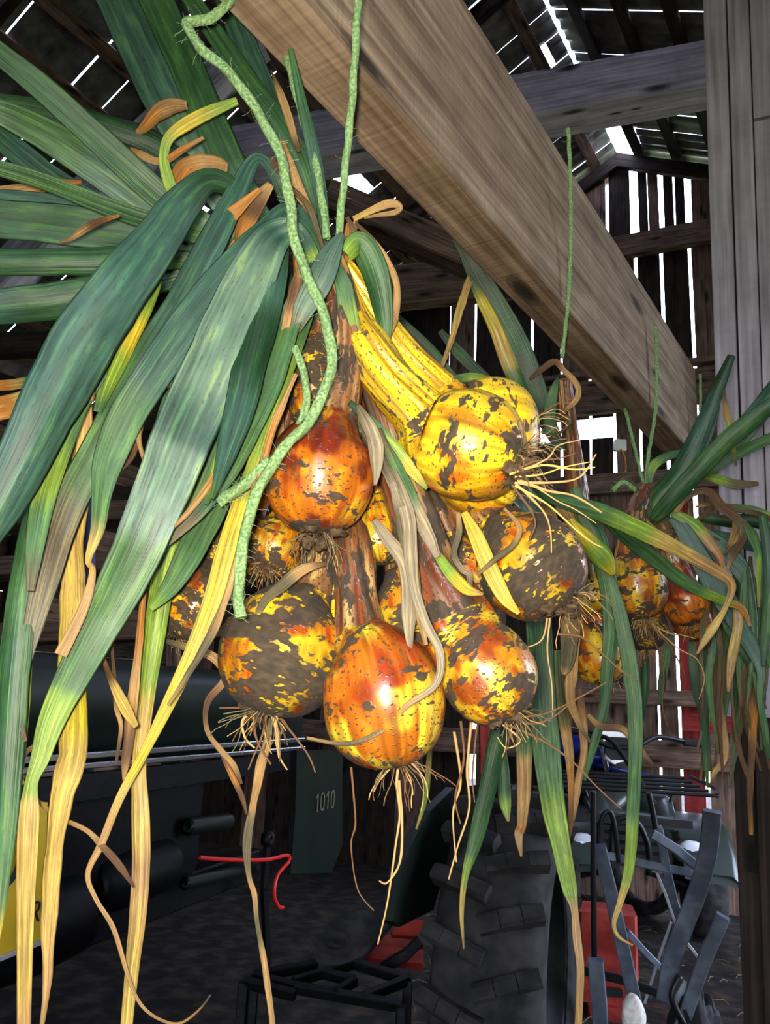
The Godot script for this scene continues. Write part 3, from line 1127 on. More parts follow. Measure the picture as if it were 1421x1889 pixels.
func quad_bike():
	var b := W(1155, 1400, 5.6)
	var face := Vector3(-b.x * 0.6, 0, -b.z).normalized()
	var fr := Transform3D(Basis(Vector3.UP.cross(face).normalized(), Vector3.UP, face), Vector3(b.x, 0, b.z))
	var o := thing("quad_bike", "green and black quad bike parked facing us before the gable wall", "quad bike", fr.origin)
	X = fr
	begin()
	var fn := [Vector3(-0.26, 0.74, 0.42), Vector3(0.26, 0.74, 0.42), Vector3(0.30, 0.84, 0.05), Vector3(0.22, 0.9, -0.4), Vector3(-0.22, 0.9, -0.4), Vector3(-0.30, 0.84, 0.05)]
	for k in 1:
		var lowr := []
		for e in [[0.0, 0.5], [0.0, 0.92], [0.03, 1.0], [0.07, 0.97], [0.09, 0.85], [0.09, 0.0]]:
			var r := PackedVector3Array()
			for p in fn:
				r.append(Vector3(p.x * e[1], p.y - 0.09 + e[0], (p.z) * e[1]))
			lowr.append(r)
		loft(lowr, [0, 0.2, 0.4, 0.6, 0.8, 1], [])
	part("front_cowl", M.atv_paint, o)
	for sd in [-1, 1]:
		begin()
		var rs := []
		for k in 9:
			var a := PI * (0.05 + 0.9 * k / 8.0)
			var r := PackedVector3Array()
			var c := Vector3(0.43 * sd, 0.38, 0.12) + Vector3(0, sin(a) * 0.36, cos(a) * 0.42)
			for q in [Vector3(-0.16, -0.02, 0), Vector3(0.15, -0.05, 0), Vector3(0.16, -0.03, 0), Vector3(0.12, 0.01, 0), Vector3(-0.16, 0.02, 0)]:
				r.append(c + Vector3(q.x * sd, q.y, 0))
			if sd < 0:
				r.reverse()
			rs.append(r)
		loft(rs, [0, 1, 2, 3, 4, 5, 6, 7, 8], [])
		part("fender", M.atv_paint, o)
		begin()
		box(Vector3(0.33 * sd, 0.56, 0.40), Vector3(0.19, 0.15, 0.1), 0.25)
		var h := part("headlight", M.black, o)
		begin()
		blob(Vector3(0.33 * sd, 0.56, 0.45), Vector3(0.088, 0.068, 0.04), 0, 8, 16)
		part("lens", M.lens, h)
		var wheel := Node3D.new()
		wheel.name = "wheel"
		o.add_child(wheel, true)
		begin()
		var prof := []
		for k in 21:
			var a := TAU * k / 20.0
			prof.append([-0.115 * signf(cos(a)) * absf(cos(a)) ** 0.7, 0.2 + 0.085 * sin(a)])
		lathe(Vector3(0.45 * sd, 0.285, 0.12), Vector3(1, 0, 0), prof, 28)
		part("tyre", M.rubber, wheel)
		begin()
		lathe(Vector3(0.45 * sd, 0.285, 0.12), Vector3(1, 0, 0), [[-0.06, 0.0], [-0.06, 0.13], [0.06, 0.13], [0.06, 0.0]], 20)
		part("hub", M.steel, wheel)
		begin()
		bar(Vector3(0.1 * sd, 0.36, 0.1), Vector3(0.38 * sd, 0.3, 0.12), 0.04, 0.03)
		part("suspension_arm", M.black_iron, o)
	begin()
	box(Vector3(0, 0.56, 0.38), Vector3(0.44, 0.24, 0.08), 0.1)
	var g := part("grille", M.black, o)
	for k in 4:
		begin()
		bar(Vector3(-0.19, 0.475 + 0.055 * k, 0.43), Vector3(0.19, 0.475 + 0.055 * k, 0.43), 0.02, 0.018)
		part("slat", M.black_iron, g)
	begin()
	bar(Vector3(-0.42, 0.72, 0.46), Vector3(0.34, 0.72, 0.46), 0.03, 0.05)
	part("rack_beam", M.black, o)
	for k in 5:
		begin()
		var z := 0.44 - 0.16 * k
		var ln := 0.5 - 0.02 * k
		tube([Vector3(-ln, 0.9 + 0.012 * k, z), Vector3(ln, 0.9 + 0.012 * k, z)], 0.012, 8)
		part("rack_bar", M.black, o)
	for sd in [-1, 1]:
		begin()
		tube(spl([Vector3(0.5 * sd, 0.9, 0.45), Vector3(0.53 * sd, 0.93, 0.2), Vector3(0.46 * sd, 0.96, -0.25)], 6), 0.014, 8)
		part("rack_rail", M.black, o)
		begin()
		tube([Vector3(0.3 * sd, 0.9, 0.1), Vector3(0.26 * sd, 0.78, 0.1)], 0.012, 8)
		part("rack_stay", M.black, o)
	begin()
	tube(spl([Vector3(-0.16, 0.42, 0.47), Vector3(-0.14, 0.7, 0.53), Vector3(-0.02, 0.74, 0.54), Vector3(0.06, 0.6, 0.52), Vector3(0.07, 0.42, 0.47)], 6), 0.018, 8)
	part("bumper_hoop", M.black, o)
	begin()
	tube(spl([Vector3(-0.58, 1.2, -0.42), Vector3(-0.3, 1.22, -0.35), Vector3(-0.1, 1.14, -0.3), Vector3(0.1, 1.14, -0.3), Vector3(0.28, 1.22, -0.35), Vector3(0.58, 1.17, -0.42)], 6), 0.018, 8)
	part("handlebar", M.black, o)
	for sd in [-1, 1]:
		begin()
		lathe(Vector3(0.46 * sd, 1.19, -0.395), Vector3(sd, -0.08, -0.2), [[0, 0.0], [0, 0.028], [0.13, 0.028], [0.14, 0.034], [0.15, 0.0]], 12)
		part("grip", M.rubber, o)
	begin()
	box(Vector3(0.0, 1.12, -0.36), Vector3(0.22, 0.16, 0.1), 0.25)
	part("instrument_pod", M.black, o)
	begin()
	blob(Vector3(0.0, 0.95, -0.85), Vector3(0.17, 0.1, 0.4), 0.1, 10, 16)
	part("seat", M.rubber, o)
	begin()
	tube(spl([Vector3(-0.34, 0.96, -0.3), Vector3(-0.24, 1.17, -0.2), Vector3(-0.1, 1.19, -0.1), Vector3(0.05, 0.98, 0.05), Vector3(0.14, 0.82, 0.3)], 8), 0.016, 8)
	part("cable_loop", M.black, o)
	X = Transform3D()

func dirt_bike():
	var b := W(1062, 1390, 6.5)
	var fr := Transform3D(Basis(Vector3(0, 1, 0), 0.5), Vector3(b.x, 0, b.z))
	var o := thing("dirt_bike", "blue dirt bike with tan seat leaning behind the quad bike", "motorcycle", fr.origin)
	X = fr
	begin()
	blob(Vector3(-0.05, 1.06, 0.1), Vector3(0.16, 0.13, 0.3), 0.2, 10, 16)
	part("fuel_tank", M.blue_paint, o)
	begin()
	slab([Vector3(-0.1, 1.0, 0.3), Vector3(0.08, 1.0, 0.3), Vector3(0.07, 0.92, 0.95), Vector3(0.0, 0.9, 1.05), Vector3(-0.08, 0.92, 0.95)], Vector3(0, 1, 0.1), 0.02)
	part("front_mudguard", M.blue_paint, o)
	begin()
	slab([Vector3(-0.12, 1.28, 0.42), Vector3(-0.12, 1.04, 0.46), Vector3(0.0, 0.98, 0.47), Vector3(0.12, 1.04, 0.46), Vector3(0.12, 1.28, 0.42)], Vector3(0, 0.15, 1), 0.02)
	part("number_plate", M.white, o)
	begin()
	blob(Vector3(0.28, 0.98, 0.0), Vector3(0.18, 0.13, 0.34), 0.15, 10, 16)
	part("seat", M.tan_vinyl, o)
	begin()
	tube(spl([Vector3(-0.42, 1.27, 0.2), Vector3(-0.2, 1.24, 0.28), Vector3(0, 1.2, 0.32), Vector3(0.2, 1.24, 0.28), Vector3(0.42, 1.27, 0.2)], 5), 0.014, 8)
	part("handlebar", M.black, o)
	for sd in [-1, 1]:
		begin()
		tube([Vector3(0.09 * sd, 1.2, 0.36), Vector3(0.09 * sd, 0.34, 0.66)], 0.024, 10)
		part("fork", M.chrome, o)
	for z in [0.68, -0.7]:
		begin()
		var prof := []
		for k in 17:
			var a := TAU * k / 16.0
			prof.append([-0.045 * cos(a), 0.29 + 0.045 * sin(a)])
		lathe(Vector3(0, 0.335, z), Vector3(1, 0, 0), prof, 30)
		part("tyre", M.rubber, o)
	begin()
	box(Vector3(0, 0.55, 0.0), Vector3(0.22, 0.4, 0.5), 0.15)
	part("engine", M.black_iron, o)
	X = Transform3D()

func implement():
	var d := 3.1
	var k: float = d / F
	var foot := W(1170, 1840, d)
	var o := thing("farm_implement", "grey steel implement frame of crossed bars with curved arm, in front of quad bike", "farm implement", Vector3(foot.x, 0, foot.z))
	var toward := Vector3(-0.3, 0.2, 0.95)
	var rows := [["curved_arm", "steel", 31, [1314, 1500, 1307, 1570, 1290, 1635, 1262, 1710, 1240, 1770, 1228, 1840], 3.0], ["brace_bar", "steel", 17, [1203, 1538, 1250, 1568, 1290, 1602], 3.15], ["cross_bar", "steel", 15, [1112, 1577, 1200, 1596, 1290, 1613], 3.2],
		["upright", "steel", 25, [1106, 1563, 1128, 1650, 1150, 1750, 1172, 1850, 1190, 1960], 3.1], ["front_leg", "steel", 25, [1099, 1775, 1106, 1850, 1112, 1990], 2.8], ["rear_leg", "steel", 23, [1334, 1692, 1300, 1770, 1272, 1850, 1255, 1900], 2.95],
		["lower_brace", "steel", 11, [1157, 1718, 1190, 1755, 1226, 1792], 3.15], ["lower_bar", "black_iron", 15, [1075, 1790, 1140, 1805, 1215, 1832], 3.2], ["tie_rod", "bright_steel", 5, [1213, 1612, 1228, 1650, 1246, 1702], 3.1],
		["tie_rod", "bright_steel", 5, [1238, 1702, 1218, 1760, 1190, 1850], 3.2], ["tie_rod", "bright_steel", 5, [1260, 1730, 1278, 1752, 1294, 1776], 3.05], ["hanger", "steel", 16, [1215, 1528, 1222, 1560, 1232, 1615], 3.2], ["strut", "steel", 22, [1228, 1608, 1240, 1660, 1258, 1720], 3.25]]
	for q in rows:
		var pts := []
		for i in q[3].size() / 2:
			pts.append(W(q[3][i * 2], q[3][i * 2 + 1], q[4]))
		begin()
		path_bar(spl(pts, 3) if q[0] == "curved_arm" else pts, q[2] * k, 0.04 if q[2] > 12 else q[2] * k, toward)
		part(q[0], M[q[1]], o)
	begin()
	tube([W(1095, 1460, 3.0), W(1095, 1600, 3.0), W(1097, 1775, 3.0)], 0.011, 8)
	part("hydraulic_rod", M.black, o)
	begin()
	tube(spl([W(1104, 1570, 3.15), W(1108, 1520, 3.15), W(1120, 1497, 3.15), W(1132, 1512, 3.15), W(1142, 1590, 3.15)], 6), 0.010, 8)
	part("hose", M.black, o)
	begin()
	tube(spl([W(1197, 1462, 3.2), W(1205, 1500, 3.2), W(1213, 1545, 3.2)], 6), 0.012, 8)
	part("hose", M.black, o)
	begin()
	slab([W(1246, 1838, 3.0), W(1262, 1808, 3.0), W(1280, 1822, 3.0), W(1276, 1856, 3.0), W(1250, 1862, 3.0)], toward, 0.03)
	part("clevis", M.steel, o)

func small_things():
	# red toolbox under the frame
	var p := W(1120, 1770, 3.9)
	var o := thing("red_box", "red painted metal box with latch behind the steel frame", "toolbox", Vector3(p.x, 0, p.z))
	var lid := []
	begin()
	var k: float = 3.9 / F
	bar(p + Vector3(0, -0.16, 0), p + Vector3(0, 0.23, 0), 0.27, 0.24, Vector3(-0.2, 0, 1), 0.05)
	part("body", M.red_paint, o)
	begin()
	bar(p + Vector3(0.0, -0.16, 0.06), p + Vector3(0.0, -0.80, 0.06), 0.22, 0.2, Vector3(-0.2, 0, 1), 0.05)
	part("stand", M.red_paint, o)
	begin()
	box(p + Vector3(-0.02, -0.10, 0.135), Vector3(0.1, 0.035, 0.03))
	part("latch", M.black, o)
	# red drawbar pieces by the step plate
	var q := W(735, 1745, 2.9)
	o = thing("red_drawbar", "red and orange metal bracket beyond the tractor step plate", "bracket", q)
	begin()
	slab([W(664, 1766, 2.85), W(686, 1742, 3.0), W(782, 1752, 3.0), W(782, 1778, 2.85)], Vector3(0.05, 0.85, 0.5), 0.03)
	part("flat_plate", M.red_paint, o)
	begin()
	slab([W(722, 1716, 3.05), W(752, 1694, 3.1), W(784, 1698, 3.1), W(782, 1728, 3.05), W(724, 1724, 3.05)], Vector3(0.05, 0.6, 0.8), 0.03)
	part("upper_plate", M.red_paint, o)
	begin()
	slab([W(700, 1726, 3.12), W(784, 1728, 3.12), W(784, 1756, 3.1), W(690, 1748, 3.1)], Vector3(0.0, 0.1, 1), 0.03)
	part("web", M.red_paint, o)
	begin()
	path_bar([W(708, 1785, 2.75), W(750, 1760, 2.75), W(776, 1734, 2.75)], 0.035, 0.035)
	part("pin_lever", M.black_iron, o)
	# black grate lying low in the middle
	q = W(640, 1830, 2.5)
	o = thing("steel_grate", "black slatted steel carrier below the tractor step, lower middle", "carrier rack", q)
	var n := Vector3(0.05, 1, 0.25)
	for r in [[585, 1780, 470, 1800, 16], [655, 1778, 752, 1808, 18], [752, 1808, 672, 1840, 16], [592, 1794, 655, 1810, 16], [655, 1810, 612, 1836, 14], [540, 1812, 655, 1778, 12], [470, 1800, 545, 1822, 14], [545, 1822, 740, 1856, 18], [450, 1812, 545, 1836, 16]]:
		begin()
		bar(hit(r[0], r[1], q, n.normalized()), hit(r[2], r[3], q, n.normalized()), r[4] * 2.5 / F, 0.03, n, 0.12)
		part("slat", M.black_iron, o)
	for e in [[470, 1800], [752, 1808], [740, 1856], [450, 1812]]:
		begin()
		var g := hit(e[0], e[1], q, n.normalized())
		bar(Vector3(g.x, 0, g.z), g, 0.03, 0.03, Vector3(0, 0, 1))
		part("leg", M.black_iron, o)
	# white wrapped bundle, black bag, boards stacked by the left wall
	q = W(1166, 1872, 2.6)
	o = thing("cloth_bundle", "round white cloth bundle at the bottom edge beside the grey frame", "cloth", q)
	begin()
	blob(q, Vector3(0.036, 0.066, 0.04), 0.35, 18, 22, 1.2)
	part("wrap", M.cloth, o)
	begin()
	tube([q - Vector3(0, 0.05, 0), Vector3(q.x - 0.02, 0, q.z - 0.03)], 0.016, 8)
	part("handle", M.brown, o)
	q = W(1285, 1850, 3.0)
	o = thing("black_bag", "black bag slumped at the foot of the frame by the partition", "bag", Vector3(q.x, 0, q.z))
	begin()
	blob(q - Vector3(0, 0.24, 0), Vector3(0.085, 0.30, 0.10), 0.7, 20, 26, 2.5)
	part("sack", M.bag, o)
	begin()
	tube(spl([W(1255, 1800, 2.9), W(1240, 1840, 2.88), W(1262, 1890, 2.88)], 6), 0.012, 8)
	part("strap", M.black, o)
	for r in [[-40, 962, 420, 940, 5.2, "uppermost of the brown shelf boards behind the tractor hood"], [-40, 1052, 420, 1030, 5.2, "middle brown shelf board behind the tractor hood"], [-40, 1172, 430, 1160, 5.0, "lowest brown shelf board, just above the tractor hood"]]:
		begin()
		bar(W(r[0], r[1], r[4]), W(r[2], r[3], r[4]), 0.3, 0.12)
		tag(part("shelf_board", M.brown), r[5], "board", "shelf boards behind the tractor")
	begin()
	tube([W(166, 905, 4.0), W(162, 1215, 4.0), W(160, 1500, 4.0)], 0.032, 12)
	tag(part("blue_post", mat(c8(58, 62, 104), 0.6)), "thin dark blue post standing behind the tractor hood", "post")
	begin()
	bar(W(320, 1180, 4.9), W(322, 1330, 4.9), 0.08, 0.08, Vector3(0, 0, 1))
	tag(part("shelf_upright", M.brown), "short brown upright under the lowest shelf board", "board")
	begin()
	var bk := W(872, 1400, 5.5)
	bar(W(902, 1300, 5.6), W(905, 1480, 5.6), 0.14, 0.04, Vector3(0, 0, 1))
	tag(part("door_plank", M.red), "pinkish red plank beside the bright gap below the onions", "board")

# ---------------------------------------------------------------- the bunches
func front_bunch():
	var g := "onions of the front bunch"
	# bulbs; every neck runs up to the twine knot near (605, 470)
	var a := onion("glossy red-brown onion hanging upright below the reddish neck, centre of front bunch", g, "skin_a", [592, 886, 0.585], 102, Vector3(-0.06, 0.98, 0.18), 0.98, [618, 770, 0.60, 46, 634, 700, 0.605, 36, 640, 620, 0.61, 32, 630, 540, 0.612, 26, 610, 470, 0.615, 20], 30)
	var b := onion("big yellow onion on a thick yellow neck, roots sticking out to the right", g, "skin_b", [866, 826, 0.59], 102, Vector3(0.86, 0.22, 0.45), 1.0, [778, 766, 0.60, 50, 720, 705, 0.605, 44, 680, 650, 0.61, 44, 650, 590, 0.62, 32, 615, 480, 0.625, 20], 60, "skin_y")
	var c := onion("pale yellow onion tucked behind the right shoulder of the big yellow onion", g, "skin_b", [906, 792, 0.645], 92, Vector3(0.9, -0.05, -0.1), 0.95, [820, 730, 0.66, 40, 740, 640, 0.665, 26, 630, 480, 0.65, 16], 14, "skin_y")
	var c2 := onion("pale onion showing only as a crescent under the big yellow onion", g, "skin_b", [884, 872, 0.66], 86, Vector3(0.7, 0.6, 0.1), 0.98, [800, 790, 0.68, 40, 720, 660, 0.68, 26, 620, 480, 0.66, 16], 10, "skin_y")
	var d := onion("very muddy onion at the right of the front bunch, yellow strip on its left", g, "skin_c", [985, 1046, 0.625], 96, Vector3(0.62, 0.62, 0.4), 0.98, [905, 965, 0.65, 44, 850, 880, 0.665, 30, 760, 700, 0.67, 22, 630, 490, 0.65, 14], 34)
	var e := onion("yellow mottled onion with long thick slanting neck, lower right of front bunch", g, "skin_d", [898, 1242, 0.575], 90, Vector3(0.52, 0.78, 0.35), 1.02, [838, 1142, 0.59, 68, 800, 1060, 0.60, 54, 770, 970, 0.61, 46, 730, 860, 0.625, 36, 670, 650, 0.64, 24, 620, 490, 0.635, 16], 34)
	var f := onion("large orange onion with yellow sides, lowest of the front bunch", g, "skin_f", [711, 1300, 0.555], 116, Vector3(0.2, 0.95, 0.22), 0.97, [668, 1175, 0.58, 50, 660, 1100, 0.595, 38, 652, 1020, 0.61, 38, 640, 900, 0.65, 26, 615, 490, 0.65, 14], 26)
	var h := onion("wide muddy onion with one bare yellow patch, lower left of front bunch", g, "skin_c", [520, 1212, 0.585], 116, Vector3(-0.22, 0.92, 0.32), 0.92, [566, 1100, 0.61, 48, 588, 1030, 0.625, 34, 600, 900, 0.66, 26, 605, 490, 0.655, 14], 40)
	var i := onion("muddy orange onion at the far left of the front bunch behind yellow stalk", g, "skin_c", [356, 1116, 0.62], 64, Vector3(-0.5, 0.8, 0.2), 1.0, [400, 1040, 0.64, 30, 480, 850, 0.66, 22, 590, 500, 0.65, 14], 16)
	var j := onion("orange-red onion half hidden by leaves at the left, above the yellow stalk", g, "skin_a", [428, 892, 0.66], 78, Vector3(-0.5, 0.75, 0.3), 1.0, [470, 810, 0.675, 34, 520, 680, 0.675, 24, 595, 490, 0.66, 14], 12)
	var k := onion("small muddy onion with a yellow patch behind the yellow stalk", g, "skin_c", [424, 1020, 0.65], 66, Vector3(-0.3, 0.9, 0.2), 1.0, [460, 940, 0.665, 28, 530, 760, 0.67, 20, 600, 490, 0.66, 12], 26)
	var l := onion("small yellow onion covered in dry roots under the red-brown onion", g, "skin_d", [505, 1010, 0.635], 54, Vector3(-0.2, 0.6, 0.7), 1.0, [540, 940, 0.66, 26, 580, 780, 0.67, 20, 605, 490, 0.66, 12], 70)
	var m := onion("small bright yellow onion peeping out right of the red-brown onion", g, "skin_b", [700, 990, 0.635], 50, Vector3(0.1, 0.9, 0.3), 1.05, [690, 910, 0.65, 26, 670, 790, 0.655, 20, 625, 490, 0.65, 12], 0)
	var n := onion("muddy yellow-green onion squeezed between the lowest onion and the slanting neck", g, "skin_c", [752, 1145, 0.63], 66, Vector3(0.1, 0.95, 0.2), 1.0, [742, 1050, 0.65, 30, 720, 900, 0.66, 22, 630, 490, 0.655, 12], 10)
	var p := onion("yellow streaked onion behind the muddy onion's neck in the middle of the bunch", g, "skin_b", [606, 1100, 0.64], 62, Vector3(0.05, 0.98, 0.1), 1.15, [612, 1010, 0.66, 28, 615, 860, 0.67, 20, 612, 490, 0.66, 12], 0)
	var q := onion("dark reddish onion in shadow left of the very muddy onion", g, "skin_c", [862, 1085, 0.655], 72, Vector3(0.3, 0.9, 0.1), 1.0, [822, 990, 0.665, 42, 790, 900, 0.67, 34, 720, 740, 0.675, 22, 628, 490, 0.655, 12], 24)
	var r := onion("dark red onion top showing above the thick yellow neck", g, "skin_a", [772, 722, 0.68], 54, Vector3(0.6, 0.6, -0.2), 1.0, [720, 670, 0.68, 26, 670, 590, 0.675, 18, 620, 480, 0.655, 12], 0)
	var s := onion("orange onion glimpsed behind the broad blue-green leaves on the left", g, "skin_a", [482, 742, 0.67], 56, Vector3(-0.4, 0.85, 0.1), 1.0, [520, 670, 0.675, 26, 560, 580, 0.67, 20, 598, 485, 0.66, 12], 0)
	var u := onion("brown earthy onion with green streaks between twine tail and reddish neck", g, "skin_c", [578, 720, 0.645], 50, Vector3(0.05, 0.95, 0.1), 1.7, [590, 620, 0.65, 30, 600, 560, 0.648, 22, 608, 480, 0.645, 14], 6)

	for q0 in [[b, 952, 872, 0.565, 26, 16], [d, 1030, 1115, 0.6, 26, 12], [h, 480, 1300, 0.575, 30, 12], [a, 590, 985, 0.58, 34, 10], [e, 930, 1310, 0.56, 20, 8]]:
		begin()                                    # lumps of soil held in the roots
		for q1 in q0[5]:
			var at := W(q0[1] + rnd(-1, 1) * q0[4], q0[2] + rnd(-0.7, 0.7) * q0[4], q0[3] + rnd(-0.008, 0.008))
			blob(at, Vector3(1, rnd(0.6, 1), 1) * rnd(0.003, 0.0075), 0.8, 7, 9, 8.0)
		stuff(part("soil_clod", M.soil, q0[0]))
	# leaves fanning up and to the left
	leaf(c, "PPTg", 0.713, 0.725, [480, 450, 44, 430, 385, 60, 375, 300, 82, 300, 165, 88, 222, 0, 84, 185, -70, 80], 0.0, 0.1)
	leaf(d, "gGGg", 0.702, 0.702, [500, 440, 40, 445, 345, 58, 400, 255, 66, 342, 120, 66, 288, 0, 62, 262, -60, 60])
	leaf(e, "gGGg", 0.670, 0.667, [585, 410, 34, 560, 310, 38, 520, 235, 40, 430, 110, 38, 355, 0, 34, 330, -40, 32])
	leaf(c2, "DGTG", 0.713, 0.725, [575, 400, 40, 540, 300, 50, 490, 180, 52, 450, 80, 46, 415, -10, 44])
	leaf(j, "gGGG", 0.691, 0.608, [400, 430, 44, 315, 378, 52, 240, 312, 52, 150, 228, 50, 60, 148, 46, -40, 70, 40], 0.0, 0.2)
	leaf(k, "DDDG", 0.724, 0.679, [420, 370, 40, 345, 308, 42, 280, 262, 44, 200, 233, 42, 100, 206, 38, -30, 184, 32])
	leaf(i, "PPgP", 0.702, 0.643, [400, 440, 50, 300, 392, 66, 200, 322, 68, 110, 262, 62, 20, 215, 50, -40, 190, 36])
	leaf(s, "TTTG", 0.724, 0.702, [200, 390, 40, 100, 330, 46, 40, 285, 48, -30, 225, 46])
	leaf(s, "gGgg", 0.680, 0.620, [400, 445, 30, 290, 412, 36, 180, 374, 36, 80, 334, 34, -30, 302, 30], 0.0, -0.2)
	leaf(l, "TPTT", 0.718, 0.702, [380, 440, 34, 200, 402, 42, 100, 380, 42, -40, 368, 42])
	leaf(u, "GGGG", 0.713, 0.679, [420, 440, 40, 300, 434, 64, 200, 425, 74, 80, 412, 72, -40, 402, 66])
	leaf(p, "gGGG", 0.718, 0.667, [420, 470, 40, 300, 472, 50, 200, 480, 50, 100, 482, 50, -40, 484, 48])
	leaf(h, "gTGT", 0.724, 0.679, [440, 470, 40, 260, 520, 62, 170, 542, 68, 80, 558, 68, -40, 570, 64])
	leaf(q, "oott", 0.713, 0.702, [150, 335, 8, 90, 342, 22, 30, 350, 22, -30, 360, 18])
	leaf(r, "ttot", 0.670, 0.702, [345, 195, 14, 318, 196, 24, 292, 206, 26, 268, 232, 18, 250, 246, 8])
	leaf(f, "LYLL", 0.648, 0.667, [438, 186, 14, 390, 205, 22, 345, 228, 24, 312, 254, 20, 302, 290, 18, 310, 330, 22, 326, 372, 20])
	leaf(m, "toto", 0.648, 0.679, [376, 254, 8, 340, 274, 12, 300, 296, 14, 262, 286, 16, 240, 275, 8])
	leaf(n, "ttoo", 0.670, 0.702, [420, 310, 20, 395, 304, 36, 350, 308, 42, 330, 335, 40, 322, 370, 26])
	leaf(b, "obtt", 0.605, 0.643, [220, 398, 8, 190, 406, 12, 160, 420, 13, 132, 440, 10, 112, 446, 6])

	# broad leaves drooping to the left, nearest the lens
	leaf(h, "GGTTTT", 0.66, 0.47, [500, 470, 30, 470, 400, 34, 432, 350, 38, 388, 334, 46, 344, 370, 66, 290, 445, 84, 232, 522, 104, 150, 638, 114, 84, 765, 106, 26, 885, 92, -20, 975, 70, -60, 1060, 30], 0.03)
	leaf(i, "DTTTGgkkkb", 0.65, 0.49, [540, 420, 18, 510, 330, 22, 474, 292, 22, 440, 350, 38, 395, 440, 50, 340, 545, 54, 282, 645, 60, 228, 745, 66, 180, 835, 66, 140, 905, 60, 108, 985, 56, 88, 1055, 52, 68, 1130, 40, 50, 1205, 24, 33, 1290, 12, 47, 1368, 8], 0.02, 0.15)
	leaf(j, "GTTTTggytt", 0.64, 0.50, [600, 470, 26, 572, 410, 30, 530, 392, 36, 488, 430, 46, 440, 478, 54, 372, 562, 64, 310, 650, 68, 248, 745, 66, 204, 838, 58, 188, 912, 36, 180, 975, 26, 163, 1032, 12, 171, 1055, 12, 155, 1120, 20, 112, 1208, 24], 0.02)
	leaf(a, "LTPTPPPTPPgggLLLyyyt", 0.625, 0.475, [590, 520, 24, 570, 460, 30, 540, 426, 44, 504, 440, 64, 470, 500, 86, 430, 590, 104, 392, 680, 110, 350, 775, 112, 312, 868, 106, 276, 962, 98, 232, 1060, 88, 186, 1150, 76, 134, 1248, 62, 96, 1330, 48, 74, 1400, 34, 58, 1445, 24, 53, 1510, 38, 49, 1620, 34, 46, 1760, 28, 44, 1920, 24], 0.02, -0.1)
	leaf(a, "gTDTTg", 0.605, 0.515, [524, 438, 22, 508, 490, 48, 488, 570, 62, 464, 660, 64, 444, 745, 58, 424, 815, 44, 404, 880, 22, 392, 920, 6])
	leaf(j, "gggLLLyytyy", 0.62, 0.51, [470, 560, 30, 440, 660, 44, 410, 760, 52, 370, 868, 52, 332, 950, 44, 306, 1035, 44, 293, 1110, 44, 280, 1200, 40, 265, 1320, 30, 256, 1415, 26, 258, 1500, 34, 259, 1600, 34, 252, 1700, 32, 240, 1810, 26, 230, 1920, 22])
	leaf(s, "gggLg", 0.61, 0.54, [466, 610, 14, 442, 700, 26, 420, 790, 28, 400, 870, 22, 380, 930, 10])
	leaf(u, "TPggggGkkk", 0.615, 0.535, [585, 490, 26, 556, 545, 42, 532, 600, 46, 516, 655, 46, 490, 725, 50, 458, 795, 46, 428, 855, 42, 398, 902, 36, 366, 945, 28, 335, 978, 18, 290, 1014, 16, 264, 1036, 10], 0.01)
	leaf(k, "gggggL", 0.60, 0.545, [446, 820, 26, 420, 880, 44, 392, 938, 54, 366, 988, 56, 342, 1036, 50, 312, 1085, 34, 278, 1124, 10])
	leaf(l, "oott", 0.56, 0.53, [436, 806, 6, 420, 840, 16, 398, 876, 18, 372, 915, 16, 345, 948, 12, 322, 972, 5])
	leaf(p, "ggLLYYYYYyttttttk", 0.625, 0.49, [590, 500, 16, 572, 570, 20, 545, 650, 22, 517, 715, 24, 487, 800, 26, 462, 880, 30, 440, 945, 36, 420, 1010, 40, 400, 1085, 40, 376, 1155, 36, 346, 1225, 30, 305, 1310, 24, 268, 1385, 18, 222, 1470, 16, 188, 1555, 14, 162, 1612, 10, 178, 1660, 8, 210, 1714, 9, 236, 1800, 7, 258, 1850, 6, 290, 1878, 5, 330, 1888, 5, 366, 1864, 4, 388, 1836, 3], 0.03)
	leaf(m, "totkt", 0.57, 0.5, [545, 690, 12, 510, 770, 16, 478, 880, 18, 448, 985, 16, 425, 1075, 18, 398, 1150, 20, 370, 1205, 16, 340, 1255, 12, 310, 1300, 6])
	leaf(i, "tyyYyyytt", 0.57, 0.47, [160, 700, 20, 150, 820, 34, 136, 935, 46, 134, 1040, 44, 134, 1146, 50, 135, 1287, 52, 133, 1392, 48, 114, 1468, 40, 102, 1547, 36, 95, 1610, 32, 91, 1690, 26, 88, 1770, 20, 85, 1830, 14, 76, 1900, 8])
	leaf(k, "totbt", 0.56, 0.52, [268, 1000, 8, 262, 1120, 14, 254, 1215, 18, 243, 1305, 22, 232, 1395, 18, 228, 1440, 5], 0.0, 0.6)
	leaf(k, "obyyy", 0.55, 0.51, [188, 1205, 5, 200, 1240, 11, 216, 1275, 18, 234, 1310, 22, 252, 1340, 10])
	leaf(l, "bbtb", 0.55, 0.53, [206, 1180, 5, 211, 1252, 7, 214, 1305, 8, 223, 1342, 8, 214, 1410, 5])
	leaf(n, "gTGgGGgY", 0.55, 0.46, [110, 800, 22, 86, 870, 40, 66, 945, 48, 50, 1030, 54, 36, 1115, 58, 24, 1220, 62, 14, 1350, 62, 6, 1500, 52, -2, 1650, 30, -10, 1760, 10], 0.0, 0.2)
	leaf(n, "gLLLg", 0.555, 0.5, [56, 1040, 14, 50, 1120, 26, 46, 1210, 28, 42, 1310, 24, 38, 1420, 12])
	leaf(m, "gPgLgk", 0.56, 0.49, [240, 620, 16, 190, 680, 30, 150, 740, 36, 110, 830, 44, 84, 910, 44, 66, 1000, 36, 56, 1090, 14], 0.0, 0.4)
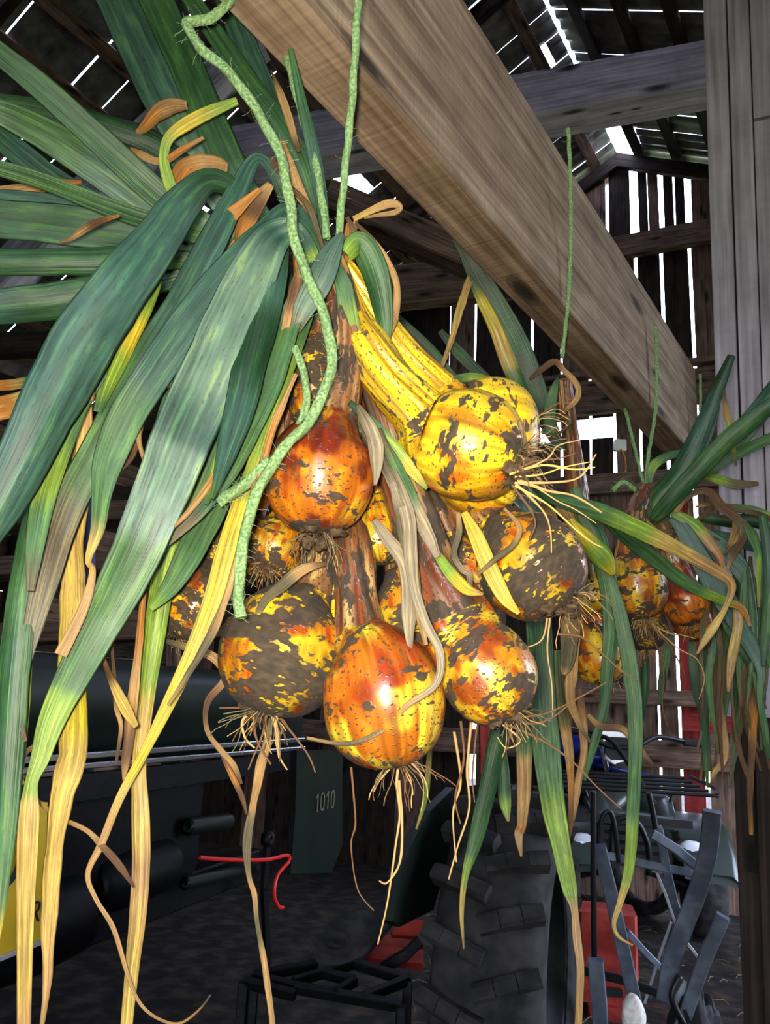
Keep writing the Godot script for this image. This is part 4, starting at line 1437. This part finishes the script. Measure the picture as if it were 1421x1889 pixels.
	leaf(l, "LLYLg", 0.575, 0.54, [300, 480, 16, 272, 540, 38, 236, 620, 40, 205, 690, 34, 180, 760, 16])
	leaf(q, "bttbb", 0.54, 0.5, [36, 1432, 5, 66, 1472, 6, 100, 1503, 7, 158, 1531, 10, 190, 1563, 13, 222, 1600, 13, 246, 1636, 4])
	leaf(q, "ytbbt", 0.52, 0.5, [112, 1362, 8, 80, 1372, 11, 48, 1388, 10, 34, 1422, 14, 44, 1446, 6])
	leaf(s, "tkbt", 0.57, 0.53, [208, 636, 6, 190, 665, 12, 176, 700, 14, 170, 740, 6])
	leaf(s, "tbtt", 0.57, 0.54, [350, 690, 7, 310, 712, 9, 268, 740, 10, 256, 800, 12, 266, 850, 6])
	leaf(u, "ttbb", 0.57, 0.55, [272, 735, 6, 262, 780, 10, 246, 838, 10, 226, 866, 5])
	leaf(b, "Lyot", 0.55, 0.5, [50, 705, 20, 20, 710, 20, -30, 712, 18])
	leaf(b, "oyot", 0.55, 0.5, [60, 715, 14, 30, 745, 38, -30, 760, 44])
	leaf(c, "gGgG", 0.6, 0.57, [405, 560, 20, 365, 640, 40, 330, 720, 46, 300, 820, 44, 270, 930, 30, 250, 1010, 8])
	# dry leaves and stalks hanging from the lower onions
	leaf(h, "kttktktt", 0.59, 0.53, [500, 1325, 8, 492, 1370, 18, 481, 1412, 18, 467, 1480, 15, 455, 1555, 17, 459, 1614, 10, 470, 1652, 12, 474, 1700, 9, 484, 1756, 11, 494, 1820, 11, 504, 1900, 10])
	leaf(i, "kttbttb", 0.6, 0.54, [300, 1180, 10, 352, 1196, 16, 398, 1214, 18, 416, 1252, 16, 384, 1294, 14, 382, 1345, 12, 408, 1384, 14, 432, 1412, 12, 446, 1446, 5])
	leaf(i, "bobb", 0.56, 0.54, [410, 1395, 5, 428, 1430, 9, 446, 1470, 9, 455, 1502, 4])
	leaf(h, "btkkt", 0.57, 0.555, [600, 1040, 10, 560, 1050, 20, 520, 1080, 22, 488, 1110, 18, 470, 1150, 8])
	# pale papery strips in front
	leaf(d, "gkwwwwwtkt", 0.60, 0.515, [648, 742, 14, 684, 806, 22, 724, 880, 28, 752, 950, 28, 758, 1020, 26, 765, 1085, 20, 786, 1150, 18, 812, 1205, 16, 804, 1262, 13, 750, 1302, 12, 704, 1348, 10, 640, 1372, 8, 566, 1361, 6], 0.03)
	leaf(c, "kwww", 0.57, 0.555, [660, 748, 10, 686, 800, 28, 694, 850, 28, 692, 895, 8])
	leaf(e, "wwww", 0.57, 0.54, [690, 960, 12, 714, 994, 24, 742, 1030, 28, 754, 1080, 30, 756, 1140, 26, 757, 1200, 8])
	leaf(c, "kgww", 0.575, 0.565, [700, 790, 14, 730, 860, 22, 762, 930, 26, 790, 985, 24, 808, 1028, 12])
	leaf(n, "wktt", 0.565, 0.545, [724, 890, 16, 736, 930, 22, 748, 985, 26, 762, 1060, 26, 775, 1130, 20, 786, 1190, 8])
	leaf(q, "tLYt", 0.575, 0.565, [790, 1000, 10, 812, 1030, 20, 836, 1062, 22, 862, 1088, 20, 892, 1096, 6])
	leaf(r, "DgLYL", 0.585, 0.575, [645, 742, 12, 688, 782, 20, 726, 826, 26, 762, 870, 22, 788, 902, 6])
	leaf(q, "tkwk", 0.575, 0.57, [846, 945, 8, 848, 980, 12, 838, 1020, 12, 852, 1050, 12, 866, 1060, 14, 868, 1096, 8])
	leaf(d, "YYYY", 0.60, 0.575, [856, 945, 14, 878, 988, 28, 902, 1046, 32, 930, 1100, 26, 958, 1132, 8])
	leaf(d, "tktt", 0.575, 0.56, [880, 1060, 6, 915, 1030, 10, 950, 1002, 9, 958, 970, 10, 930, 938, 6])
	# curls and tangle round the knot
	leaf(c, "yttt", 0.60, 0.6, [652, 404, 10, 686, 388, 14, 722, 376, 16, 738, 382, 12, 728, 392, 12, 700, 396, 8, 672, 402, 4])
	leaf(e, "bttt", 0.62, 0.64, [656, 412, 8, 690, 446, 12, 716, 486, 13, 732, 530, 12, 728, 590, 14, 708, 640, 4])
	leaf(d, "btbt", 0.61, 0.63, [640, 400, 10, 660, 440, 13, 684, 490, 14, 704, 540, 10, 735, 590, 4])
	leaf(q, "bbkb", 0.595, 0.6, [500, 290, 8, 530, 340, 10, 566, 376, 12, 584, 420, 12, 602, 480, 6])
	leaf(p, "tbtt", 0.60, 0.59, [560, 470, 12, 548, 520, 20, 536, 570, 20, 522, 630, 16, 508, 700, 6])
	leaf(m, "TTPk", 0.59, 0.595, [632, 430, 10, 610, 470, 40, 588, 520, 50, 560, 570, 40, 545, 610, 20])
	leaf(n, "GgLw", 0.60, 0.6, [612, 480, 16, 632, 520, 30, 640, 560, 34, 648, 610, 34, 652, 660, 12])
	leaf(r, "LgGg", 0.61, 0.63, [640, 470, 30, 664, 450, 46, 690, 500, 52, 706, 570, 40, 712, 640, 14])
	leaf(b, "LLgG", 0.62, 0.62, [425, 490, 10, 400, 468, 24, 420, 430, 30, 470, 410, 24])
	leaf(p, "oott", 0.6, 0.6, [480, 350, 12, 440, 385, 26, 400, 420, 30, 370, 470, 26, 340, 540, 12])
	leaf(s, "tboo", 0.615, 0.61, [500, 340, 14, 470, 380, 30, 448, 420, 30, 440, 470, 18])
	leaf(l, "ottb", 0.62, 0.615, [520, 260, 10, 534, 300, 20, 550, 350, 24, 580, 400, 16])
	leaf(k, "ttot", 0.625, 0.62, [440, 440, 14, 410, 510, 26, 380, 600, 26, 350, 700, 18, 330, 800, 8])
	leaf(i, "bttb", 0.66, 0.65, [500, 130, 6, 520, 180, 14, 536, 230, 14, 552, 280, 8])
	leaf(u, "gGTG", 0.625, 0.62, [536, 90, 10, 560, 200, 20, 585, 310, 26, 600, 420, 20])
	rng.seed = 77
	var owners := [h, i, j, k, l, p, s, u, m, n]
	for q2 in 46:                                # dry strips in the thick of the tangle
		var x0 := rnd(420, 660)
		var y0 := rnd(400, 520)
		var x1 := x0 + rnd(-90, 40)
		var y1 := y0 + rnd(120, 420)
		var dd := rnd(0.645, 0.69)
		leaf(owners[q2 % 10], ["tbtt", "oobt", "gLgk", "DgGk", "yttb", "kbbk"][q2 % 6], dd, dd - 0.01, [x0, y0, 8, lerpf(x0, x1, 0.3) + rnd(-14, 14), lerpf(y0, y1, 0.33), rnd(14, 34), lerpf(x0, x1, 0.7) + rnd(-14, 14), lerpf(y0, y1, 0.66), rnd(14, 30), x1, y1, 5])
	# thick roots that can be told apart
	for q3 in [[940, 872, 985, 852, 1030, 846, 1062, 836], [950, 880, 1000, 875, 1040, 862, 1090, 852], [950, 890, 990, 900, 1030, 925, 1062, 940, 1100, 965], [955, 885, 1010, 905, 1060, 915, 1110, 945], [960, 870, 1010, 846, 1030, 822, 1070, 812], [945, 895, 975, 935, 988, 965, 975, 1000],
			[950, 890, 1000, 940, 1015, 975, 1018, 1020], [940, 875, 1000, 858, 1060, 866, 1098, 862], [955, 890, 1020, 890, 1070, 880, 1100, 838], [950, 896, 1010, 930, 1060, 975, 1092, 1000, 1112, 1010]]:
		root(b, 0.555, 0.56, rnd(4, 7), "tyb"[rng.randi() % 3], q3)
	for q3 in [[935, 1330, 985, 1335, 1022, 1322, 1060, 1290], [930, 1335, 980, 1356, 1020, 1378, 1062, 1410, 1100, 1450, 1146, 1492], [925, 1335, 960, 1365, 935, 1380, 918, 1360], [935, 1325, 1000, 1318, 1052, 1296, 1120, 1258]]:
		root(e, 0.57, 0.575, rnd(4, 6), "tb"[rng.randi() % 2], q3)
	for q3 in [[1030, 1170, 1072, 1175, 1110, 1205, 1150, 1240, 1178, 1255], [1010, 1140, 1000, 1180, 968, 1195, 950, 1190], [1015, 1140, 1010, 1200, 1018, 1260, 1020, 1320], [1040, 1116, 1062, 1112, 1068, 1120, 1075, 1140]]:
		root(d, 0.61, 0.61, rnd(3.5, 5), "tb"[rng.randi() % 2], q3)
	for q3 in [[735, 1415, 732, 1450, 738, 1500, 730, 1560, 722, 1620, 712, 1680, 697, 1742], [736, 1440, 742, 1520, 738, 1590, 715, 1628, 700, 1625], [648, 1415, 652, 1460, 656, 1520, 648, 1560, 660, 1640, 690, 1680], [725, 1412, 700, 1440, 690, 1460]]:
		root(f, 0.555, 0.54, rnd(4, 6), "tb"[rng.randi() % 2], q3)
	for q3 in [[480, 1310, 440, 1306, 405, 1306], [490, 1312, 486, 1350, 470, 1390, 458, 1420], [500, 1315, 510, 1350, 516, 1395, 530, 1420], [505, 1310, 545, 1360, 570, 1395, 582, 1425], [488, 1315, 470, 1335, 476, 1370, 500, 1410], [495, 1300, 450, 1325, 452, 1360, 470, 1380]]:
		root(h, 0.575, 0.56, rnd(5, 7), "tb"[rng.randi() % 2], q3)
	for q3 in [[850, 1330, 856, 1400, 840, 1470, 850, 1520], [870, 1330, 862, 1420, 866, 1490, 845, 1560, 828, 1622], [838, 1350, 850, 1440, 836, 1500, 842, 1590], [880, 1340, 872, 1430, 876, 1480]]:
		root(q, 0.62, 0.6, rnd(4, 6), "tb"[rng.randi() % 2], q3)
	# the long tail of the twine, and a shorter tail crossing under it
	twine("thick frayed tail of green twine curling down in front of the red-brown onion", 0.60, 0.50, 17, [452, -40, 424, 4, 388, 34, 345, 42, 372, 90, 428, 140, 480, 215, 516, 285, 534, 370, 545, 450, 572, 520, 600, 590, 612, 655, 600, 718, 566, 782, 520, 832, 484, 890, 460, 950, 447, 1020, 440, 1090, 446, 1140], null, 260)
	twine("short cut tail of green twine pointing left over the orange-red onion", 0.555, 0.555, 21, [500, 850, 465, 882, 432, 908, 404, 928], null, 60)
	twine("green twine strand beside the earthy brown onion", 0.585, 0.57, 14, [545, 640, 560, 690, 566, 740, 545, 800], null, 30)

func middle_bunch():
	var g := "onions of the second bunch"
	var a := onion("small yellow onion of the second bunch behind the long hanging green leaf", g, "skin_b", [1092, 1092, 1.12], 40, Vector3(0.2, 0.9, 0.2), 1.05, [1085, 1030, 1.12, 18, 1060, 900, 1.1, 14, 1040, 700, 1.06, 10], 8)
	var b := onion("dark reddish onion under the small yellow onion of the second bunch", g, "skin_a", [1106, 1156, 1.13], 44, Vector3(0.2, 0.9, 0.2), 0.95, [1095, 1090, 1.14, 18, 1070, 900, 1.12, 14, 1042, 700, 1.06, 10], 18)
	var c := onion("yellow and orange onion lowest of the second bunch", g, "skin_d", [1108, 1216, 1.10], 50, Vector3(0.3, 0.9, 0.1), 0.9, [1090, 1150, 1.12, 20, 1070, 950, 1.1, 14, 1044, 700, 1.06, 10], 20)
	leaf(a, "DDGDG", 1.04, 1.0, [1036, 830, 20, 1002, 762, 34, 986, 712, 42, 957, 640, 44, 920, 570, 42, 884, 512, 38, 856, 462, 24, 820, 408, 5])
	leaf(b, "gGyYG", 1.0, 0.98, [985, 770, 18, 966, 732, 28, 942, 676, 30, 918, 612, 26, 890, 556, 20, 867, 512, 10])
	leaf(b, "tytt", 0.98, 0.98, [868, 512, 12, 852, 560, 16, 836, 620, 12, 818, 670, 8, 802, 708, 4])
	leaf(c, "DGDD", 1.05, 1.02, [900, 760, 20, 832, 698, 26, 788, 644, 28, 730, 588, 22, 690, 540, 10])
	leaf(c, "DDGD", 1.05, 1.04, [930, 730, 16, 880, 684, 22, 844, 648, 22, 812, 610, 12])
	leaf(a, "gLgg", 0.97, 0.96, [920, 706, 6, 880, 696, 16, 838, 702, 16, 812, 728, 8])
	leaf(a, "gGgG", 1.02, 1.0, [1016, 800, 22, 1014, 755, 24, 1022, 720, 16, 1030, 695, 4])
	leaf(b, "bttbb", 1.02, 1.0, [1012, 780, 8, 1044, 756, 10, 1066, 732, 12, 1064, 708, 12, 1040, 684, 12, 1022, 668, 16, 990, 690, 12, 978, 700, 6])
	leaf(c, "tbkb", 1.03, 1.02, [1000, 800, 8, 1030, 770, 10, 1052, 778, 8, 1020, 810, 6])
	leaf(a, "DTGGgLLttt", 1.05, 0.9, [960, 860, 40, 976, 960, 52, 988, 1060, 52, 994, 1170, 50, 1000, 1280, 50, 1008, 1380, 52, 1019, 1478, 46, 1035, 1557, 36, 1050, 1636, 30, 1060, 1678, 14, 1065, 1734, 16, 1071, 1794, 14, 1066, 1910, 14])
	leaf(b, "gGggGg", 1.02, 1.0, [1060, 900, 20, 1078, 953, 32, 1098, 985, 36, 1115, 1048, 36, 1126, 1101, 34, 1128, 1165, 30, 1121, 1239, 24, 1114, 1310, 18, 1097, 1371, 16, 1078, 1440, 6])
	leaf(c, "gggggLyyt", 1.0, 0.94, [1120, 1050, 10, 1138, 1107, 22, 1151, 1165, 28, 1164, 1239, 30, 1171, 1300, 28, 1173, 1379, 26, 1169, 1478, 24, 1166, 1537, 22, 1160, 1608, 18, 1145, 1663, 12, 1133, 1703, 8, 1142, 1728, 6, 1168, 1744, 3])
	leaf(a, "GgLyttyt", 0.98, 1.02, [980, 890, 14, 1021, 919, 24, 1105, 944, 34, 1179, 977, 34, 1230, 1002, 30, 1270, 1024, 26, 1322, 1054, 22, 1350, 1080, 16, 1338, 1122, 10, 1312, 1164, 16, 1286, 1206, 4])
	leaf(b, "GGggLot", 1.04, 1.08, [1090, 930, 16, 1157, 992, 26, 1215, 1036, 28, 1267, 1076, 24, 1330, 1106, 18, 1368, 1122, 13, 1384, 1155, 6])
	leaf(c, "YYLY", 0.97, 0.98, [1050, 958, 14, 1066, 985, 36, 1090, 1008, 38, 1112, 1032, 42, 1132, 1060, 10])
	leaf(b, "ktkt", 0.97, 0.96, [1062, 1000, 10, 1058, 1110, 26, 1052, 1165, 38, 1044, 1225, 26, 1040, 1245, 6])
	leaf(c, "kttk", 0.99, 0.98, [1064, 1090, 12, 1060, 1190, 22, 1052, 1270, 22, 1066, 1330, 12, 1090, 1370, 6])
	leaf(c, "gKtob", 1.02, 1.0, [1030, 1200, 16, 1034, 1280, 26, 1048, 1370, 20, 1054, 1438, 13, 1053, 1520, 8])
	leaf(a, "bttb", 1.03, 1.0, [1070, 1270, 10, 1075, 1340, 16, 1076, 1400, 14, 1060, 1480, 14, 1050, 1550, 4])
	leaf(b, "Ggttott", 0.98, 0.95, [960, 1300, 24, 966, 1370, 30, 967, 1450, 26, 963, 1520, 18, 957, 1540, 16, 962, 1580, 4])
	leaf(c, "DGGgLyt", 1.0, 0.94, [940, 1250, 20, 920, 1359, 34, 900, 1458, 34, 878, 1550, 28, 860, 1610, 14, 852, 1680, 9, 856, 1750, 3])
	leaf(a, "DGGLt", 1.01, 0.98, [920, 1340, 14, 928, 1418, 22, 932, 1478, 22, 938, 1515, 5])
	leaf(b, "yyLy", 0.96, 0.95, [796, 1340, 6, 792, 1400, 10, 786, 1468, 10, 768, 1530, 4])
	leaf(c, "tbtb", 1.0, 0.98, [1085, 1318, 8, 1110, 1340, 14, 1150, 1346, 16, 1180, 1380, 12, 1205, 1410, 4])
	leaf(a, "bbtk", 1.05, 1.04, [960, 880, 20, 990, 920, 26, 1020, 960, 24, 1044, 1010, 10])
	leaf(b, "kttk", 1.05, 1.04, [1010, 900, 16, 1040, 935, 24, 1060, 985, 22, 1060, 1040, 10])

func far_bunch():
	var g := "onions of the far bunch"
	var a := onion("yellow-brown onion with dark shoulder at the front of the far bunch", g, "skin_d", [1176, 1086, 1.26], 54, Vector3(0.15, 0.95, 0.25), 1.05, [1166, 1010, 1.28, 26, 1172, 950, 1.3, 18, 1192, 900, 1.34, 12], 60)
	var b := onion("dull orange onion right of the yellow-brown onion in the far bunch", g, "skin_a", [1264, 1112, 1.32], 42, Vector3(0.2, 0.9, 0.2), 1.0, [1245, 1040, 1.34, 22, 1225, 970, 1.35, 16, 1200, 905, 1.36, 12], 30)
	var c := onion("dark onion in the shade at the right end of the far bunch", g, "skin_a", [1276, 1144, 1.38], 38, Vector3(0.3, 0.9, 0.1), 1.0, [1262, 1070, 1.4, 18, 1230, 980, 1.38, 14, 1200, 905, 1.36, 10], 20)
	var d := onion("dark muddy onion below the yellow-brown onion of the far bunch", g, "skin_c", [1190, 1160, 1.34], 42, Vector3(0, 0.9, 0.3), 0.95, [1200, 1080, 1.38, 18, 1204, 980, 1.38, 14, 1198, 905, 1.36, 10], 70)
	var e := onion("small onion behind the knot of the far bunch, pale pink neck", g, "skin_d", [1225, 1010, 1.42], 34, Vector3(0.1, 0.9, 0), 1.0, [1215, 960, 1.38, 16, 1206, 920, 1.36, 14], 6)
	leaf(a, "gGTD", 1.34, 1.3, [1196, 960, 20, 1212, 919, 34, 1240, 890, 40, 1267, 850, 38, 1296, 787, 32, 1322, 721, 26, 1350, 655, 14])
	leaf(b, "gGgG", 1.32, 1.22, [1205, 960, 20, 1230, 933, 32, 1289, 867, 34, 1355, 801, 34, 1440, 738, 30])
	leaf(c, "TPTT", 1.34, 1.25, [1300, 870, 20, 1358, 812, 38, 1430, 720, 38, 1470, 660, 34])
	leaf(d, "DTTD", 1.36, 1.34, [1215, 920, 24, 1262, 862, 36, 1300, 800, 30, 1320, 740, 18, 1322, 700, 6])
	leaf(e, "ktLk", 1.3, 1.28, [1336, 718, 5, 1340, 760, 12, 1351, 800, 13, 1358, 860, 4])
	leaf(a, "gLgG", 1.36, 1.36, [1198, 890, 10, 1206, 860, 18, 1232, 842, 16, 1272, 832, 10])
	leaf(b, "gPgg", 1.34, 1.26, [1300, 880, 12, 1360, 838, 20, 1440, 800, 20])
	leaf(c, "tkbbkbt", 1.32, 1.28, [1246, 945, 8, 1262, 922, 12, 1290, 906, 13, 1312, 910, 15, 1332, 936, 16, 1362, 961, 18, 1376, 984, 16, 1358, 1016, 13, 1342, 1050, 6])
	leaf(d, "kggLt", 1.29, 1.27, [1372, 960, 10, 1385, 980, 18, 1396, 1008, 14, 1400, 1050, 10, 1400, 1120, 5])
	leaf(e, "PTTTTgG", 1.33, 1.25, [1238, 955, 16, 1254, 968, 24, 1276, 1004, 34, 1310, 1064, 40, 1348, 1128, 36, 1386, 1192, 28, 1404, 1236, 16, 1402, 1290, 10, 1410, 1360, 5])
	leaf(a, "gLLtot", 1.33, 1.29, [1226, 942, 12, 1252, 950, 18, 1284, 970, 24, 1312, 1002, 20, 1330, 1030, 12, 1336, 1060, 5])
	leaf(b, "TTTD", 1.36, 1.32, [1300, 980, 16, 1334, 1012, 32, 1366, 1048, 34, 1384, 1080, 26, 1396, 1112, 5])
	leaf(c, "GDDG", 1.36, 1.3, [1290, 955, 16, 1345, 962, 24, 1390, 962, 26, 1440, 980, 24])
	leaf(d, "DTTT", 1.37, 1.33, [1290, 980, 14, 1340, 992, 24, 1400, 1008, 24, 1450, 1020, 20])
	leaf(e, "GTgT", 1.27, 1.26, [1405, 950, 16, 1414, 1000, 18, 1418, 1080, 18, 1412, 1170, 18, 1408, 1230, 6])
	leaf(a, "LggL", 1.33, 1.3, [1320, 935, 8, 1350, 937, 16, 1390, 940, 14, 1425, 950, 8])
	leaf(b, "KLkb", 1.34, 1.3, [1290, 878, 8, 1326, 884, 18, 1360, 894, 18, 1400, 892, 6])
	leaf(c, "gTtytt", 1.27, 1.25, [1344, 1080, 8, 1358, 1118, 14, 1362, 1154, 18, 1350, 1220, 17, 1344, 1276, 5])
	leaf(d, "TGDG", 1.3, 1.28, [1330, 1120, 16, 1350, 1160, 26, 1376, 1200, 28, 1398, 1240, 20, 1410, 1290, 6])
	leaf(a, "kKkbkb", 1.38, 1.36, [1296, 1030, 20, 1308, 1090, 42, 1316, 1160, 52, 1320, 1230, 44, 1322, 1300, 24, 1330, 1390, 6])
	leaf(b, "KggK", 1.31, 1.3, [1360, 1180, 8, 1370, 1230, 14, 1376, 1290, 13, 1380, 1350, 4])
	leaf(c, "obobbo", 1.3, 1.28, [1384, 1190, 12, 1392, 1260, 18, 1390, 1330, 18, 1386, 1402, 14, 1383, 1476, 13, 1386, 1540, 7])
	leaf(d, "kbbb", 1.3, 1.29, [1350, 1270, 6, 1356, 1345, 8, 1370, 1402, 10, 1380, 1436, 5])
	leaf(e, "GDGD", 1.39, 1.38, [1194, 1150, 10, 1190, 1209, 15, 1190, 1268, 16, 1184, 1335, 6])
	leaf(a, "GgDG", 1.4, 1.39, [1236, 1170, 10, 1228, 1218, 15, 1222, 1260, 15, 1218, 1298, 4])
	leaf(b, "DGDG", 1.39, 1.37, [1274, 1170, 10, 1278, 1209, 16, 1284, 1268, 17, 1293, 1320, 4])
	leaf(c, "kttb", 1.33, 1.32, [1330, 1290, 6, 1338, 1357, 11, 1334, 1402, 13, 1318, 1425, 10, 1312, 1450, 4])
	leaf(d, "KLKk", 1.36, 1.35, [1306, 1270, 6, 1305, 1313, 10, 1300, 1387, 9, 1292, 1440, 4])
	leaf(e, "gggG", 1.27, 1.26, [1390, 1240, 6, 1402, 1298, 12, 1412, 1350, 13, 1418, 1400, 5])
	leaf(a, "bkbb", 1.3, 1.3, [1330, 930, 8, 1370, 940, 10, 1400, 948, 10, 1428, 960, 5])
	rng.seed = 91
	var own := [a, b, c, d, e]
	for q in 34:                                  # dry and green strands hanging in the right-hand tangle
		var x0 := rnd(1290, 1415)
		var y0 := rnd(1000, 1200)
		var dd := rnd(1.30, 1.42)
		leaf(own[q % 5], ["kbkb", "gGgk", "Kkbb", "DGgk", "TGDg"][q % 5], dd, dd - 0.02, [x0, y0, 6, x0 + rnd(-10, 16), y0 + 70, rnd(8, 20), x0 + rnd(-14, 18), y0 + 150, rnd(8, 18), x0 + rnd(-18, 22), y0 + rnd(210, 330), 4])
	for q in 16:
		var x0 := rnd(1180, 1330)
		leaf(own[q % 5], ["kbtb", "bkbb", "tkbk"][q % 3], 1.34, 1.33, [x0, rnd(900, 960), 5, x0 + rnd(-30, 40), rnd(925, 985), rnd(6, 14), x0 + rnd(-20, 70), rnd(940, 1030), 4])
	for q3 in [[1195, 1148, 1235, 1168, 1260, 1172, 1282, 1178], [1190, 1145, 1230, 1185, 1258, 1230, 1266, 1262], [1185, 1148, 1215, 1200, 1225, 1250, 1222, 1300, 1232, 1340], [1200, 1150, 1250, 1195, 1285, 1215, 1300, 1250, 1290, 1290]]:
		root(a, 1.25, 1.26, rnd(3.0, 4.5), "tb"[rng.randi() % 2], q3)
	twine("wisps of twine fibre frayed above the knot of the far bunch", 1.35, 1.34, 8, [1130, 905, 1150, 890, 1175, 905, 1195, 915], null, 160)
